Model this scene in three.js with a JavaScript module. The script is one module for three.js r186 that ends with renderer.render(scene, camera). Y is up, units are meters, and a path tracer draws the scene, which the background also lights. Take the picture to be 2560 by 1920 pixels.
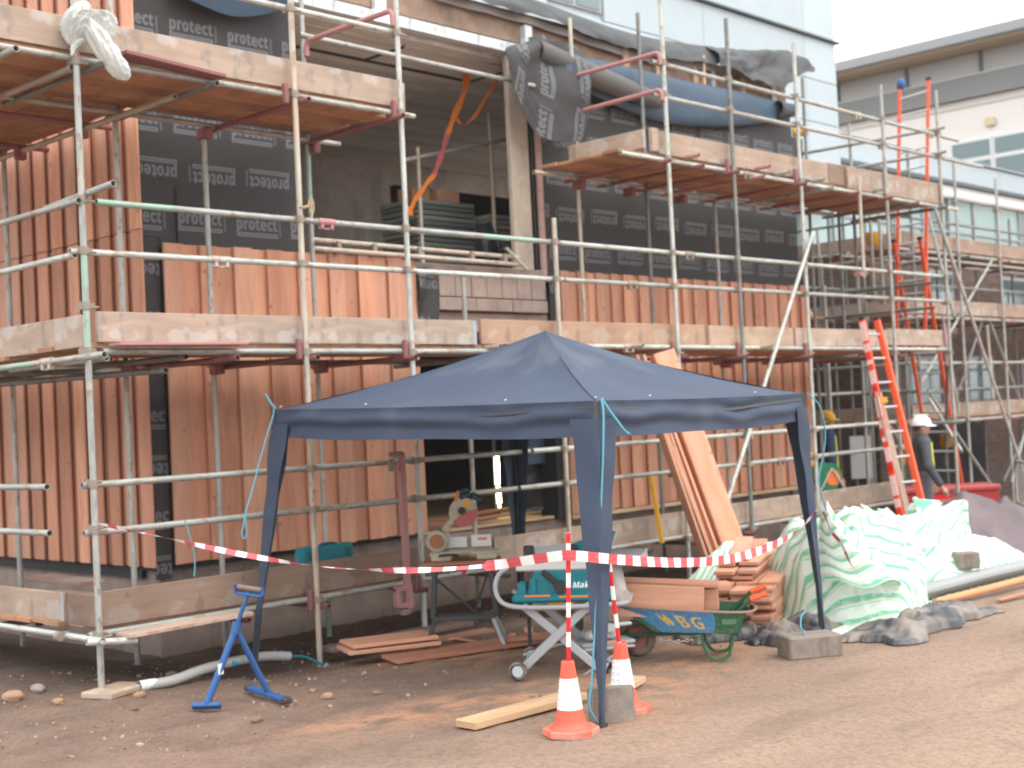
import * as THREE from 'three';
import { mergeGeometries } from 'three/addons/utils/BufferGeometryUtils.js';
import { MarchingCubes } from 'three/addons/objects/MarchingCubes.js';

// ---------- camera, sky, light, exposure ----------
const scene = new THREE.Scene();
const camera = new THREE.PerspectiveCamera(31.54, 4 / 3, 0.1, 600);
camera.rotation.order = 'YXZ';
camera.position.set(0, 1.8, 0);
camera.rotation.set(0.02370, -0.81004, -0.04822);
camera.focus = 5.6;
camera.userData.fStop = 2.9;
const renderer = new THREE.WebGLRenderer({ antialias: true });
renderer.toneMapping = THREE.LinearToneMapping;
renderer.toneMappingExposure = 2.3;
renderer.shadowMap.enabled = true;
const SUN_DIR = new THREE.Vector3(0.1, 0.75, 0.55).normalize();
{ // overcast sky: a soft bright deck of cloud, a little brighter round the hidden sun
  const w = 256, h = 128, d = new Float32Array(w * h * 4);
  for (let j = 0; j < h; j++) for (let i = 0; i < w; i++) {
    const el = ((j + 0.5) / h - 0.5) * Math.PI, az = ((i + 0.5) / w - 0.5) * 2 * Math.PI;
    const v = new THREE.Vector3(Math.cos(el) * Math.cos(az), Math.sin(el), Math.cos(el) * Math.sin(az));
    const s = Math.max(0, v.dot(SUN_DIR));
    let b = el > 0 ? 0.82 + 0.42 * Math.sin(el) + 0.2 * Math.pow(s, 4) : 0.82 - 0.5 * Math.min(1, -el * 4);
    b *= 1 + 0.05 * Math.sin(az * 3 + Math.sin(el * 9) * 2) * Math.cos(el);
    const k = (j * w + i) * 4;
    d[k] = b * 0.985; d[k + 1] = b; d[k + 2] = b * 1.02; d[k + 3] = 1;
  }
  const t = new THREE.DataTexture(d, w, h, THREE.RGBAFormat, THREE.FloatType);
  t.mapping = THREE.EquirectangularReflectionMapping; t.magFilter = THREE.LinearFilter; t.needsUpdate = true;
  scene.background = t; scene.environment = t;
}
const sun = new THREE.DirectionalLight(0xfff4e6, 0.5);
sun.position.copy(SUN_DIR).multiplyScalar(60).add(new THREE.Vector3(12, 0, -9));
sun.target.position.set(12, 0, -9); scene.add(sun.target);
sun.castShadow = true; sun.shadow.radius = 40; sun.shadow.mapSize.set(2048, 2048);
Object.assign(sun.shadow.camera, { left: -25, right: 25, top: 25, bottom: -25, near: 1, far: 150 });
scene.add(sun);
scene.fog = new THREE.FogExp2(0xeef0f0, 0.0007); // a thin grey drizzle haze: the far block is paler than the near scaffold


// ---------- helpers ----------
function rng(seed) { let s = seed >>> 0; return () => { s = (s + 0x6d2b79f5) >>> 0; let t = Math.imul(s ^ (s >>> 15), 1 | s); t = (t + Math.imul(t ^ (t >>> 7), 61 | t)) ^ t; return ((t ^ (t >>> 14)) >>> 0) / 4294967296; }; }
const R = rng(7);
const rr = (a, b) => a + (b - a) * R();
const V = (x, y, z) => new THREE.Vector3(x, y, z);
const A = (p) => (p.isVector3 ? p.clone() : V(p[0], p[1], p[2]));
const sm = (a, b, x) => { const t = Math.min(1, Math.max(0, (x - a) / (b - a))); return t * t * (3 - 2 * t); };
function hash2(x, y, s) { let h = Math.imul(x | 0, 374761393) ^ Math.imul(y | 0, 668265263) ^ Math.imul(s | 0, 1274126177); h = Math.imul(h ^ (h >>> 13), 1274126177); return ((h ^ (h >>> 16)) >>> 0) / 4294967296; }
function vn(x, y, s, px = 0, py = 0) { // value noise, optional period
  const x0 = Math.floor(x), y0 = Math.floor(y), fx = x - x0, fy = y - y0;
  const w = (a, p) => (p ? ((a % p) + p) % p : a);
  const ux = fx * fx * (3 - 2 * fx), uy = fy * fy * (3 - 2 * fy);
  const a = hash2(w(x0, px), w(y0, py), s), b = hash2(w(x0 + 1, px), w(y0, py), s), c = hash2(w(x0, px), w(y0 + 1, py), s), d = hash2(w(x0 + 1, px), w(y0 + 1, py), s);
  return a + (b - a) * ux + (c - a) * uy + (a - b - c + d) * ux * uy;
}
function fbm(x, y, s, o = 4, px = 0, py = 0) { let v = 0, a = 0.5, n = 0; for (let i = 0; i < o; i++) { v += a * vn(x, y, s + i, px, py); n += a; x *= 2; y *= 2; px *= 2; py *= 2; a *= 0.5; } return v / n; }

function dataTex(w, h, fn, srgb = true) {
  const d = new Uint8Array(w * h * 4);
  const enc = (c) => { c = Math.min(1, Math.max(0, c)); return Math.round(255 * (srgb ? (c <= 0.0031308 ? c * 12.92 : 1.055 * Math.pow(c, 1 / 2.4) - 0.055) : c)); };
  for (let j = 0; j < h; j++) for (let i = 0; i < w; i++) { const c = fn((i + 0.5) / w, (j + 0.5) / h), k = (j * w + i) * 4; d[k] = enc(c[0]); d[k + 1] = enc(c[1]); d[k + 2] = enc(c[2]); d[k + 3] = 255; }
  const t = new THREE.DataTexture(d, w, h); t.wrapS = t.wrapT = THREE.RepeatWrapping; t.magFilter = THREE.LinearFilter; t.minFilter = THREE.LinearMipmapLinearFilter; t.generateMipmaps = true;
  t.colorSpace = srgb ? THREE.SRGBColorSpace : THREE.NoColorSpace; t.needsUpdate = true; return t;
}
const gray = (w, h, fn) => dataTex(w, h, (u, v) => { const g = fn(u, v); return [g, g, g]; }, false);
const scaled = (t, sx, sy) => { const c = t.clone(); c.repeat.set(sx, sy); c.needsUpdate = true; return c; };
const mat = (o) => new THREE.MeshStandardMaterial({ roughness: 0.8, metalness: 0, ...o });
const lin = (r, g, b) => new THREE.Color().setRGB(r, g, b);

const counts = {};
function numbered(n) { const c = counts[n] = (counts[n] ?? -1) + 1; return c ? `${n}_${String(c).padStart(3, '0')}` : n; }
function thing(name, label, category, p = [0, 0, 0], turn = 0, group) {
  const o = new THREE.Group(); o.name = numbered(name); o.position.copy(A(p)); o.rotation.y = turn; scene.add(o);
  o.userData = { label, category }; if (group) o.userData.group = group; return o;
}
function tag(o, label, category, group) { o.userData = { ...o.userData, label, category }; if (group) o.userData.group = group; return o; }
function part(name, g, m, parent, label, at) {
  const o = new THREE.Mesh(g, m); o.name = parent === scene ? numbered(name) : name; o.castShadow = o.receiveShadow = true;
  if (at) o.position.copy(A(at)); if (label) o.userData.label = label; parent.add(o); return o;
}
function struct(name, g, m) { const o = part(name, g, m, scene); o.userData.kind = 'structure'; return o; }
// position of a world point inside a thing that is not turned
const inside = (parent, p) => { const v = A(p); for (let q = parent; q && q !== scene; q = q.parent) v.sub(q.position); return v; };

function cbox(w, h, d, o = {}) { // chamfered box, uv in metres, grain along axis g
  const c = Math.min(o.c ?? 0.003, w * 0.3, h * 0.3, d * 0.3), g = o.g ?? 1, H = [w / 2, h / 2, d / 2], P = [], UV = [], N = [];
  const vert = (s, a) => [0, 1, 2].map((i) => s[i] * (i === a ? H[i] : H[i] - c));
  const ou = o.ou ?? 0, ov = o.ov ?? 0;
  const tri = (a, b, cc) => {
    const e1 = [b[0] - a[0], b[1] - a[1], b[2] - a[2]], e2 = [cc[0] - a[0], cc[1] - a[1], cc[2] - a[2]];
    let n = [e1[1] * e2[2] - e1[2] * e2[1], e1[2] * e2[0] - e1[0] * e2[2], e1[0] * e2[1] - e1[1] * e2[0]];
    const m = [a[0] + b[0] + cc[0], a[1] + b[1] + cc[1], a[2] + b[2] + cc[2]];
    if (n[0] * m[0] + n[1] * m[1] + n[2] * m[2] < 0) { [b, cc] = [cc, b]; n = n.map((x) => -x); }
    const l = Math.hypot(...n) || 1; n = n.map((x) => x / l);
    const ab = n.map(Math.abs), ax = ab.indexOf(Math.max(...ab));
    for (const p of [a, b, cc]) {
      P.push(...p); N.push(...n);
      let u, v;
      if (ax === g) { u = p[(g + 1) % 3]; v = p[(g + 2) % 3] * 0.15; } else { v = p[g]; u = p[3 - g - ax] + (ax + 1) * 0.37; }
      UV.push(u + ou, v + ov);
    }
  };
  const quad = (a, b, cc, dd) => { tri(a, b, cc); tri(a, cc, dd); };
  const S = [-1, 1];
  for (let a = 0; a < 3; a++) for (const s of S) { const b = (a + 1) % 3, e = (a + 2) % 3; const q = [[-1, -1], [1, -1], [1, 1], [-1, 1]].map(([x, y]) => { const t = [0, 0, 0]; t[a] = s; t[b] = x; t[e] = y; return vert(t, a); }); quad(...q); }
  if (c > 0) {
    for (let a = 0; a < 3; a++) { const b = (a + 1) % 3, e = (a + 2) % 3; for (const x of S) for (const y of S) { const t0 = [0, 0, 0], t1 = [0, 0, 0]; t0[a] = -1; t1[a] = 1; t0[b] = t1[b] = x; t0[e] = t1[e] = y; quad(vert(t0, b), vert(t1, b), vert(t1, e), vert(t0, e)); } }
    for (const x of S) for (const y of S) for (const z of S) tri(vert([x, y, z], 0), vert([x, y, z], 1), vert([x, y, z], 2));
  }
  const geo = new THREE.BufferGeometry();
  geo.setAttribute('position', new THREE.Float32BufferAttribute(P, 3)); geo.setAttribute('normal', new THREE.Float32BufferAttribute(N, 3)); geo.setAttribute('uv', new THREE.Float32BufferAttribute(UV, 2));
  return geo;
}
const woodBox = (w, h, d, g, c = 0.004) => cbox(w, h, d, { g, c, ou: rr(0, 7), ov: rr(0, 7) });
function spanBox(a, b, o = {}) { const g = cbox(Math.abs(b[0] - a[0]), Math.abs(b[1] - a[1]), Math.abs(b[2] - a[2]), o); g.translate((a[0] + b[0]) / 2, (a[1] + b[1]) / 2, (a[2] + b[2]) / 2); return g; }
const clean = (g) => { const n = g.index ? g.toNonIndexed() : g; for (const k of Object.keys(n.attributes)) if (!['position', 'normal', 'uv'].includes(k)) n.deleteAttribute(k); return n; };
const merge = (gs) => mergeGeometries(gs.map(clean));
function orient(g, a, b) { const p = A(a), q = A(b), d = q.clone().sub(p); const m = new THREE.Matrix4().makeRotationFromQuaternion(new THREE.Quaternion().setFromUnitVectors(V(0, 1, 0), d.clone().normalize())); m.setPosition(p); g.applyMatrix4(m); return g; }
function pipeGeo(L, r = 0.024, seg = 12, hollow = true) { // along +y from 0, open ends
  const uvm = (g) => { const u = g.attributes.uv, p = g.attributes.position, off = rr(0, 9); for (let i = 0; i < u.count; i++) u.setY(i, p.getY(i) + off); return g; };
  const gs = [uvm(new THREE.CylinderGeometry(r, r, L, seg, 1, true).translate(0, L / 2, 0))];
  if (hollow) {
    gs.push(uvm(new THREE.CylinderGeometry(r * 0.84, r * 0.84, L, seg, 1, true).translate(0, L / 2, 0)));
    for (const [y, s] of [[0, 1], [L, -1]]) gs.push(new THREE.RingGeometry(r * 0.84, r, seg).rotateX(s * Math.PI / 2).translate(0, y, 0));
  } else for (const [y, s] of [[0, 1], [L, -1]]) gs.push(new THREE.CircleGeometry(r, seg).rotateX(s * Math.PI / 2).translate(0, y, 0));
  return merge(gs);
}
function bar(name, a, b, m, parent, r = 0.0242, label, hollow = true) { // round tube between two world points
  const p = inside(parent, a), q = inside(parent, b);
  return part(name, orient(pipeGeo(p.distanceTo(q), r, r < 0.02 ? 8 : 12, hollow), p, q), m, parent, label);
}
function rod(a, b, r, seg = 8) { const p = A(a), q = A(b); return orient(pipeGeo(p.distanceTo(q), r, seg, false), p, q); }
function taper(a, b, r0, r1, seg = 10) { const p = A(a), q = A(b), L = p.distanceTo(q); return orient(new THREE.CylinderGeometry(r1, r0, L, seg).translate(0, L / 2, 0), p, q); }
function boxBetween(a, b, w, d, o = {}) { const p = A(a), q = A(b), L = p.distanceTo(q); return orient(cbox(w, L, d, { g: 1, ...o }).translate(0, L / 2, 0), p, q); }
function cable(pts, r, n = 40, seg = 7) { return new THREE.TubeGeometry(new THREE.CatmullRomCurve3(pts.map(A)), n, r, seg); }
function sheet(nu, nv, fn, us = 1, vs = 1) { // surface from fn(u,v) -> [x,y,z]
  const P = [], UV = [], I = [];
  for (let j = 0; j <= nv; j++) for (let i = 0; i <= nu; i++) { const u = i / nu, v = j / nv, p = fn(u, v); P.push(p[0], p[1], p[2]); UV.push(p[3] ?? u * us, p[4] ?? v * vs); }
  for (let j = 0; j < nv; j++) for (let i = 0; i < nu; i++) { const a = j * (nu + 1) + i; I.push(a, a + 1, a + nu + 2, a, a + nu + 2, a + nu + 1); }
  const g = new THREE.BufferGeometry(); g.setAttribute('position', new THREE.Float32BufferAttribute(P, 3)); g.setAttribute('uv', new THREE.Float32BufferAttribute(UV, 2)); g.setIndex(I); g.computeVertexNormals(); return g;
}
function thick(g, t) { // gives a sheet two faces and a rim-free thickness
  const b = g.clone(), p = b.attributes.position, n = b.attributes.normal;
  for (let i = 0; i < p.count; i++) p.setXYZ(i, p.getX(i) - n.getX(i) * t, p.getY(i) - n.getY(i) * t, p.getZ(i) - n.getZ(i) * t);
  return merge([g, b]);
}

// ---------- materials ----------
const woodTex = (base, dark, s, contrast = 1, knots = 3, stained = 0) => {
  const kn = []; const r = rng(s * 31); for (let i = 0; i < knots; i++) kn.push([r(), r(), 0.012 + r() * 0.012]);
  const f = (u, v) => {
    let wob = fbm(u * 3, v * 3, s, 3, 3, 3) * 0.12, k = 0;
    for (const [ku, kv, kr] of kn) { let du = Math.abs(u - ku); du = Math.min(du, 1 - du); let dv = Math.abs(v - kv); dv = Math.min(dv, 1 - dv); const d = Math.hypot(du * 1.0, dv * 1.1); wob += 0.02 * Math.exp(-d * d / (kr * kr * 6)); k = Math.max(k, sm(kr * 1.3, kr * 0.7, d)); }
    const g1 = vn((u + wob) * 26, v * 2, s + 5, 26, 2), g2 = vn((u + wob * 0.5) * 90, v * 5, s + 6, 90, 5), big = fbm(u * 4, v * 2, s + 9, 3, 4, 2);
    return Math.min(1, Math.max(0, (0.5 * g1 + 0.25 * g2 + 0.45 * big - 0.1) * contrast + k * 0.8));
  };
  const F = new Float32Array(512 * 512); for (let j = 0; j < 512; j++) for (let i = 0; i < 512; i++) F[j * 512 + i] = f((i + 0.5) / 512, (j + 0.5) / 512);
  const q = (u, v) => F[Math.floor(v * 512) * 512 + Math.floor(u * 512)];
  return { map: dataTex(512, 512, (u, v) => { const t = q(u, v); let c = [0, 1, 2].map((i) => base[i] + (dark[i] - base[i]) * t); if (stained) { const m = sm(0.60, 0.72, fbm(u * 7, v * 5, s + 50, 4, 7, 5)), g = sm(0.62, 0.75, fbm(u * 5, v * 9, s + 60, 4, 5, 9)), k = 0.82 + 0.36 * fbm(u * 3, v * 3, s + 70, 3, 3, 3); c = c.map((x, i) => (x + ([0.52, 0.47, 0.43][i] - x) * m * 0.7) * k); c = c.map((x, i) => x + ([0.25, 0.215, 0.20][i] - x) * g * 0.6); } return c; }), bump: gray(512, 512, (u, v) => 1 - q(u, v)) };
};
const cedarT = woodTex([0.73, 0.415, 0.285], [0.49, 0.225, 0.14], 11, 0.9, 4);
const boardT = woodTex([0.50, 0.385, 0.305], [0.34, 0.245, 0.185], 23, 0.9, 3, 1);
const rawT = woodTex([0.66, 0.48, 0.31], [0.42, 0.25, 0.13], 41, 0.9, 2);
const cedar = [[1, 1, 1], [0.86, 0.80, 0.76], [0.76, 0.68, 0.63], [1.1, 1.06, 1.0], [0.98, 0.88, 0.82], [0.86, 0.86, 0.86]].map((c) => mat({ map: cedarT.map, bumpMap: cedarT.bump, bumpScale: 0.0015, color: lin(...c), roughness: 0.75 }));
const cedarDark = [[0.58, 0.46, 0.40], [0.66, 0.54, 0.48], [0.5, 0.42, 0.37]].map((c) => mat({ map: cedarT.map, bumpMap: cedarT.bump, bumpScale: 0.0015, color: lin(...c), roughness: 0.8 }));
const board = [[1, 1, 1], [0.88, 0.86, 0.84], [0.78, 0.73, 0.69], [1.04, 0.98, 0.9]].map((c) => mat({ map: boardT.map, bumpMap: boardT.bump, bumpScale: 0.002, color: lin(...c), roughness: 0.85 }));
const boardWorn = [[0.6, 0.53, 0.5], [0.52, 0.45, 0.42]].map((c) => mat({ map: boardT.map, bumpMap: boardT.bump, bumpScale: 0.003, color: lin(...c), roughness: 0.9 }));
const deckM = [[0.95, 0.66, 0.48], [0.80, 0.55, 0.40], [1.05, 0.72, 0.50]].map((c) => mat({ map: boardT.map, bumpMap: boardT.bump, bumpScale: 0.003, color: lin(...c), roughness: 0.9 }));
const raw = mat({ map: rawT.map, bumpMap: rawT.bump, bumpScale: 0.001 });
const pick = (a) => a[Math.floor(R() * a.length)];

const galvMap = (s, paint, amt) => dataTex(64, 1024, (u, v) => {
  const n = fbm(u * 3, v * 24, s, 4, 3, 24), st = fbm(u * 6, v * 60, s + 3, 3, 6, 60), band = vn(0.5, v * 9, s + 8, 0, 9);
  let c = [0.39, 0.405, 0.38].map((x) => x * (0.72 + 0.5 * n));
  const rust = sm(0.6, 0.75, st); c = c.map((x, i) => x + ([0.30, 0.19, 0.12][i] - x) * rust * 0.75);
  const p = sm(1 - amt, 1 - amt + 0.06, band) * sm(0.25, 0.45, n); c = c.map((x, i) => x + (paint[i] - x) * p);
  const mortar = sm(0.66, 0.74, fbm(u * 5, v * 40, s + 17, 3, 5, 40)); return c.map((x, i) => x + ([0.5, 0.46, 0.4][i] - x) * mortar * 0.7);
});
const galvBump = gray(64, 1024, (u, v) => fbm(u * 6, v * 80, 5, 3, 6, 80));
const galvMats = [[3, [0.31, 0.47, 0.37], 0.2], [7, [0.28, 0.45, 0.36], 0.10], [13, [0.42, 0.385, 0.34], 0.4]].map(([s, p, a]) => mat({ map: scaled(galvMap(s, p, a), 1, 0.25), bumpMap: scaled(galvBump, 1, 0.25), bumpScale: 0.0015, roughness: 0.5, metalness: 0.25 }));
const [galvGreen, galv, galvBrown] = galvMats;
const galvPale = galv.clone(); galvPale.color = lin(1.3, 1.32, 1.3);
const galvDark = galv.clone(); galvDark.color = lin(0.55, 0.56, 0.56);
const galvTan = galvBrown.clone(); galvTan.color = lin(1.25, 1.1, 0.98);
const tubeMats = [galv, galv, galvGreen, galvBrown, galvPale];
const grime = gray(256, 256, (u, v) => fbm(u * 8, v * 8, 77, 5, 8, 8));
const maroon = mat({ color: lin(0.26, 0.105, 0.10), roughness: 0.65, bumpMap: grime, bumpScale: 0.001 });
const pink = mat({ color: lin(0.45, 0.215, 0.21), roughness: 0.6, bumpMap: grime, bumpScale: 0.001 });
const couplerM = mat({ map: dataTex(128, 128, (u, v) => { const n = fbm(u * 6, v * 6, 31, 4, 6, 6); return [0.26 + 0.1 * n, 0.22 + 0.08 * n, 0.18 + 0.06 * n]; }), roughness: 0.7, metalness: 0.3 });
const concreteTex = (b, s) => dataTex(512, 512, (u, v) => { const n = fbm(u * 6, v * 6, s, 5, 6, 6), f = fbm(u * 60, v * 60, s + 9, 2, 60, 60), st = fbm(u * 10, v * 2, s + 4, 3, 10, 2); const k = 0.7 + 0.45 * n + 0.2 * (f - 0.5) - 0.18 * sm(0.55, 0.75, st); return b.map((x) => x * k); });
const fineBump = gray(512, 512, (u, v) => 0.6 * fbm(u * 40, v * 40, 71, 3, 40, 40) + 0.4 * fbm(u * 8, v * 8, 72, 3, 8, 8));
const concrete = mat({ map: concreteTex([0.36, 0.28, 0.24], 51), bumpMap: fineBump, bumpScale: 0.003, roughness: 0.9 });
const concretePale = mat({ map: concreteTex([0.5, 0.42, 0.34], 57), bumpMap: fineBump, bumpScale: 0.002, roughness: 0.85 });
const block = mat({ map: scaled(concreteTex([0.27, 0.225, 0.19], 61), 2, 2), bumpMap: scaled(fineBump, 3, 3), bumpScale: 0.004, roughness: 0.95 });
const plaster = mat({ map: scaled(concreteTex([0.82, 0.77, 0.72], 63), 0.4, 0.4), bumpMap: fineBump, bumpScale: 0.002, roughness: 0.9 });
const ply = mat({ map: dataTex(512, 512, (u, v) => { const n = fbm(u * 9, v * 9, 91, 5, 9, 9), f = vn(u * 120, v * 40, 92, 120, 40); const k = 0.55 + 0.6 * n + 0.15 * f; return [0.30 * k, 0.205 * k, 0.15 * k]; }), roughness: 0.85 });
const panelM = mat({ map: dataTex(256, 256, (u, v) => { const n = fbm(u * 4, v * 4, 101, 4, 4, 4); const k = 0.94 + 0.1 * n; return [0.46 * k, 0.54 * k, 0.58 * k]; }), roughness: 0.55, metalness: 0.1 });
const panelMats = [panelM, ...[0.96, 1.04].map((k) => { const m = panelM.clone(); m.color = lin(k, k, k); return m; })];
const trimDark = mat({ color: lin(0.10, 0.12, 0.125), roughness: 0.5 });
const whiteM = mat({ color: lin(0.74, 0.75, 0.74), roughness: 0.5, bumpMap: grime, bumpScale: 0.0006 });
const steelWhite = mat({ map: dataTex(256, 256, (u, v) => { const n = fbm(u * 6, v * 6, 111, 4, 6, 6), s = sm(0.6, 0.75, fbm(u * 20, v * 8, 112, 3, 20, 8)); return [0.62 - 0.25 * s + 0.1 * n, 0.66 - 0.27 * s + 0.1 * n, 0.68 - 0.28 * s + 0.1 * n]; }), roughness: 0.5 });
const greyPanel = mat({ color: lin(0.42, 0.42, 0.41), roughness: 0.6, bumpMap: grime, bumpScale: 0.001 });
const greyRail = mat({ color: lin(0.42, 0.43, 0.43), roughness: 0.5, metalness: 0.2 });
const creamM = mat({ color: lin(0.80, 0.77, 0.72), roughness: 0.8, bumpMap: grime, bumpScale: 0.002 });
const soffitM = mat({ color: lin(0.42, 0.31, 0.20), roughness: 0.6 });
const glassDark = new THREE.MeshPhysicalMaterial({ color: lin(0.10, 0.17, 0.18), roughness: 0.08, metalness: 0, clearcoat: 1, clearcoatRoughness: 0.03 });
const glassTeal = new THREE.MeshPhysicalMaterial({ color: lin(0.27, 0.42, 0.42), roughness: 0.12, clearcoat: 1, clearcoatRoughness: 0.05 });
const brickM = mat({ map: dataTex(512, 512, (u, v) => { // 0.9 m x 0.9 m of brickwork
  const row = Math.floor(v * 12), x = u * 4 + (row % 2) * 0.5, bi = ((Math.floor(x) % 4) + 4) % 4, fx = x - Math.floor(x), fy = v * 12 - row;
  const m = fx < 0.045 || fy < 0.13, n = fbm(u * 40, v * 40, 121, 3, 40, 40), h = hash2(bi, row, 5); const k = 0.7 + 0.45 * h + 0.4 * (n - 0.5);
  return m ? [0.17, 0.14, 0.12] : [0.15 * k, 0.095 * k, 0.078 * k]; }), roughness: 0.95 });
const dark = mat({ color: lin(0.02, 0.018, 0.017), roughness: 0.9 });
const blackM = mat({ color: lin(0.022, 0.023, 0.025), roughness: 0.55 });
const darkSteel = mat({ color: lin(0.06, 0.062, 0.066), roughness: 0.5, metalness: 0.3 });
const alu = mat({ color: lin(0.55, 0.56, 0.57), roughness: 0.4, metalness: 0.5, bumpMap: grime, bumpScale: 0.0006 });
const greyPaint = mat({ color: lin(0.36, 0.37, 0.39), roughness: 0.5, bumpMap: grime, bumpScale: 0.0008 });
const tealM = mat({ color: lin(0.0, 0.17, 0.205), roughness: 0.5, bumpMap: grime, bumpScale: 0.001 });
const orangePaint = mat({ color: lin(0.80, 0.105, 0.03), roughness: 0.5, bumpMap: grime, bumpScale: 0.001 });
const orangeM = mat({ color: lin(0.75, 0.20, 0.03), roughness: 0.6 });
const yellowM = mat({ color: lin(0.72, 0.36, 0.015), roughness: 0.55 });
const redM = mat({ color: lin(0.36, 0.02, 0.025), roughness: 0.5, bumpMap: grime, bumpScale: 0.001 });
const blueM = mat({ color: lin(0.025, 0.10, 0.28), roughness: 0.5, bumpMap: grime, bumpScale: 0.001 });
const greenM = mat({ map: dataTex(256, 256, (u, v) => { const n = sm(0.55, 0.72, fbm(u * 7, v * 7, 131, 4, 7, 7)); return [0.02 + 0.26 * n, 0.12 + 0.1 * n, 0.05 + 0.1 * n]; }), roughness: 0.55 });
const cream = mat({ map: dataTex(128, 128, (u, v) => { const n = fbm(u * 5, v * 5, 141, 4, 5, 5); const k = 0.65 + 0.5 * n; return [0.48 * k, 0.43 * k, 0.32 * k]; }), roughness: 0.6 });
const rubber = mat({ map: dataTex(128, 128, (u, v) => { const n = sm(0.35, 0.7, fbm(u * 6, v * 6, 151, 4, 6, 6)); return [0.035 + 0.2 * n, 0.03 + 0.14 * n, 0.028 + 0.1 * n]; }), roughness: 0.9 });
const weave = gray(128, 128, (u, v) => 0.5 + 0.25 * Math.sin(u * 2 * Math.PI * 16) + 0.25 * Math.sin(v * 2 * Math.PI * 16));
const navyTex = dataTex(512, 512, (u, v) => { const n = fbm(u * 5, v * 5, 161, 5, 5, 5), d = sm(0.55, 0.8, fbm(u * 3, v * 3, 163, 4, 3, 3)); const k = 0.8 + 0.4 * n; return [0.038 * k + 0.035 * d, 0.056 * k + 0.036 * d, 0.095 * k + 0.03 * d]; });
const navy = new THREE.MeshPhysicalMaterial({ map: scaled(navyTex, 0.5, 0.5), bumpMap: scaled(weave, 6, 6), bumpScale: 0.0004, roughness: 0.75, sheen: 0.12, sheenRoughness: 0.5, sheenColor: lin(0.5, 0.55, 0.65) });
const navyDark = mat({ color: lin(0.02, 0.027, 0.06), roughness: 0.85, bumpMap: scaled(weave, 6, 6), bumpScale: 0.0004 });
const cordM = mat({ color: lin(0.10, 0.33, 0.42), roughness: 0.8 });
const bluePly = mat({ color: lin(0.042, 0.08, 0.125), roughness: 0.6, bumpMap: grime, bumpScale: 0.001 });

function canvasTex(w, h, draw) { const c = document.createElement('canvas'); c.width = w; c.height = h; draw(c.getContext('2d'), w, h); const t = new THREE.CanvasTexture(c); t.colorSpace = THREE.SRGBColorSpace; t.wrapS = t.wrapT = THREE.RepeatWrapping; t.anisotropy = 8; return t; }
const membraneTex = canvasTex(1024, 720, (x, w, h) => { // 1.22 m x 0.86 m of printed breather membrane
  x.fillStyle = '#333131'; x.fillRect(0, 0, w, h);
  const r = rng(5); for (let i = 0; i < 9000; i++) { const g = 46 + r() * 24; x.fillStyle = `rgba(${g},${g},${g},0.5)`; x.fillRect(r() * w, r() * h, 1 + r() * 22, 1 + r() * 2); }
  const one = (cx, cy, flip) => { x.save(); x.translate(cx, cy); if (flip) x.rotate(Math.PI);
    x.fillStyle = '#686a6e'; x.font = 'bold 128px sans-serif'; x.textAlign = 'center'; x.lineWidth = 5; x.strokeStyle = '#686a6e'; x.fillText('protect', -18, 26, 385); x.strokeText('protect', -18, 26, 385);
    x.fillRect(-208, 50, 380, 34); x.fillStyle = '#333131'; for (let k = 0; k < 24; k++) x.fillRect(-198 + k * 15, 62, 9, 9);
    x.fillStyle = '#6f7275'; for (let k = 0; k < 9; k++) x.fillRect(190, -52 + k * 14, 18, 7);
    x.restore(); };
  one(256, 175, true); one(768, 190, true); one(140, 540, false); one(652, 530, false); one(1164, 540, false);
  x.save(); x.translate(-372, 0); x.restore();
});
const memb = mat({ map: scaled(membraneTex, 1 / 1.22, 1 / 0.86), roughness: 0.7, bumpMap: scaled(grime, 2, 2), bumpScale: 0.002 });
const membPlain = mat({ map: dataTex(256, 256, (u, v) => { const n = fbm(u * 4, v * 12, 171, 5, 4, 12); const k = 0.6 + 0.8 * n; return [0.052 * k, 0.054 * k, 0.056 * k]; }), roughness: 0.65 });
const membBlack = mat({ color: lin(0.03, 0.03, 0.031), roughness: 0.7, bumpMap: grime, bumpScale: 0.002 });

// ---------- ground ----------
const sawSpots = [[6.3, -6.2, 1.1, 0.35, 0.2], [7.4, -7.6, 0.8, 0.6, 0.5], [8.0, -5.9, 1.4, 0.4, -0.5], [5.6, -6.35, 0.8, 0.16, 0.3], [7.3, -5.7, 1.2, 0.25, -0.6]];
function gh(x, z) { // ground height
  const near = sm(-7.2, -9.3, z) * sm(5.0, 6.6, x), far = sm(14, 20, x);
  let y = -0.13 * near - 0.1 * far * near;
  const rough = 0.3 + 0.7 * sm(-5.6, -7.4, z + 0.25 * (x - 5.5));
  y += (fbm(x * 0.8, z * 0.8, 201, 3) - 0.5) * 0.05 + (fbm(x * 4, z * 4, 205, 3) - 0.5) * 0.03 * rough + (vn(x * 14, z * 14, 209) - 0.5) * 0.010 * rough;
  const t = z - 0.22 * (x - 6); // shallow wheel tracks along the road
  y += 0.014 * Math.sin((t + 4.2) * 9 + fbm(x, z, 211, 2) * 3) * sm(-5.4, -4.6, t) * Math.exp(-Math.pow((t + 4.0) / 1.4, 2));
  return y - 0.004;
}
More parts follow.
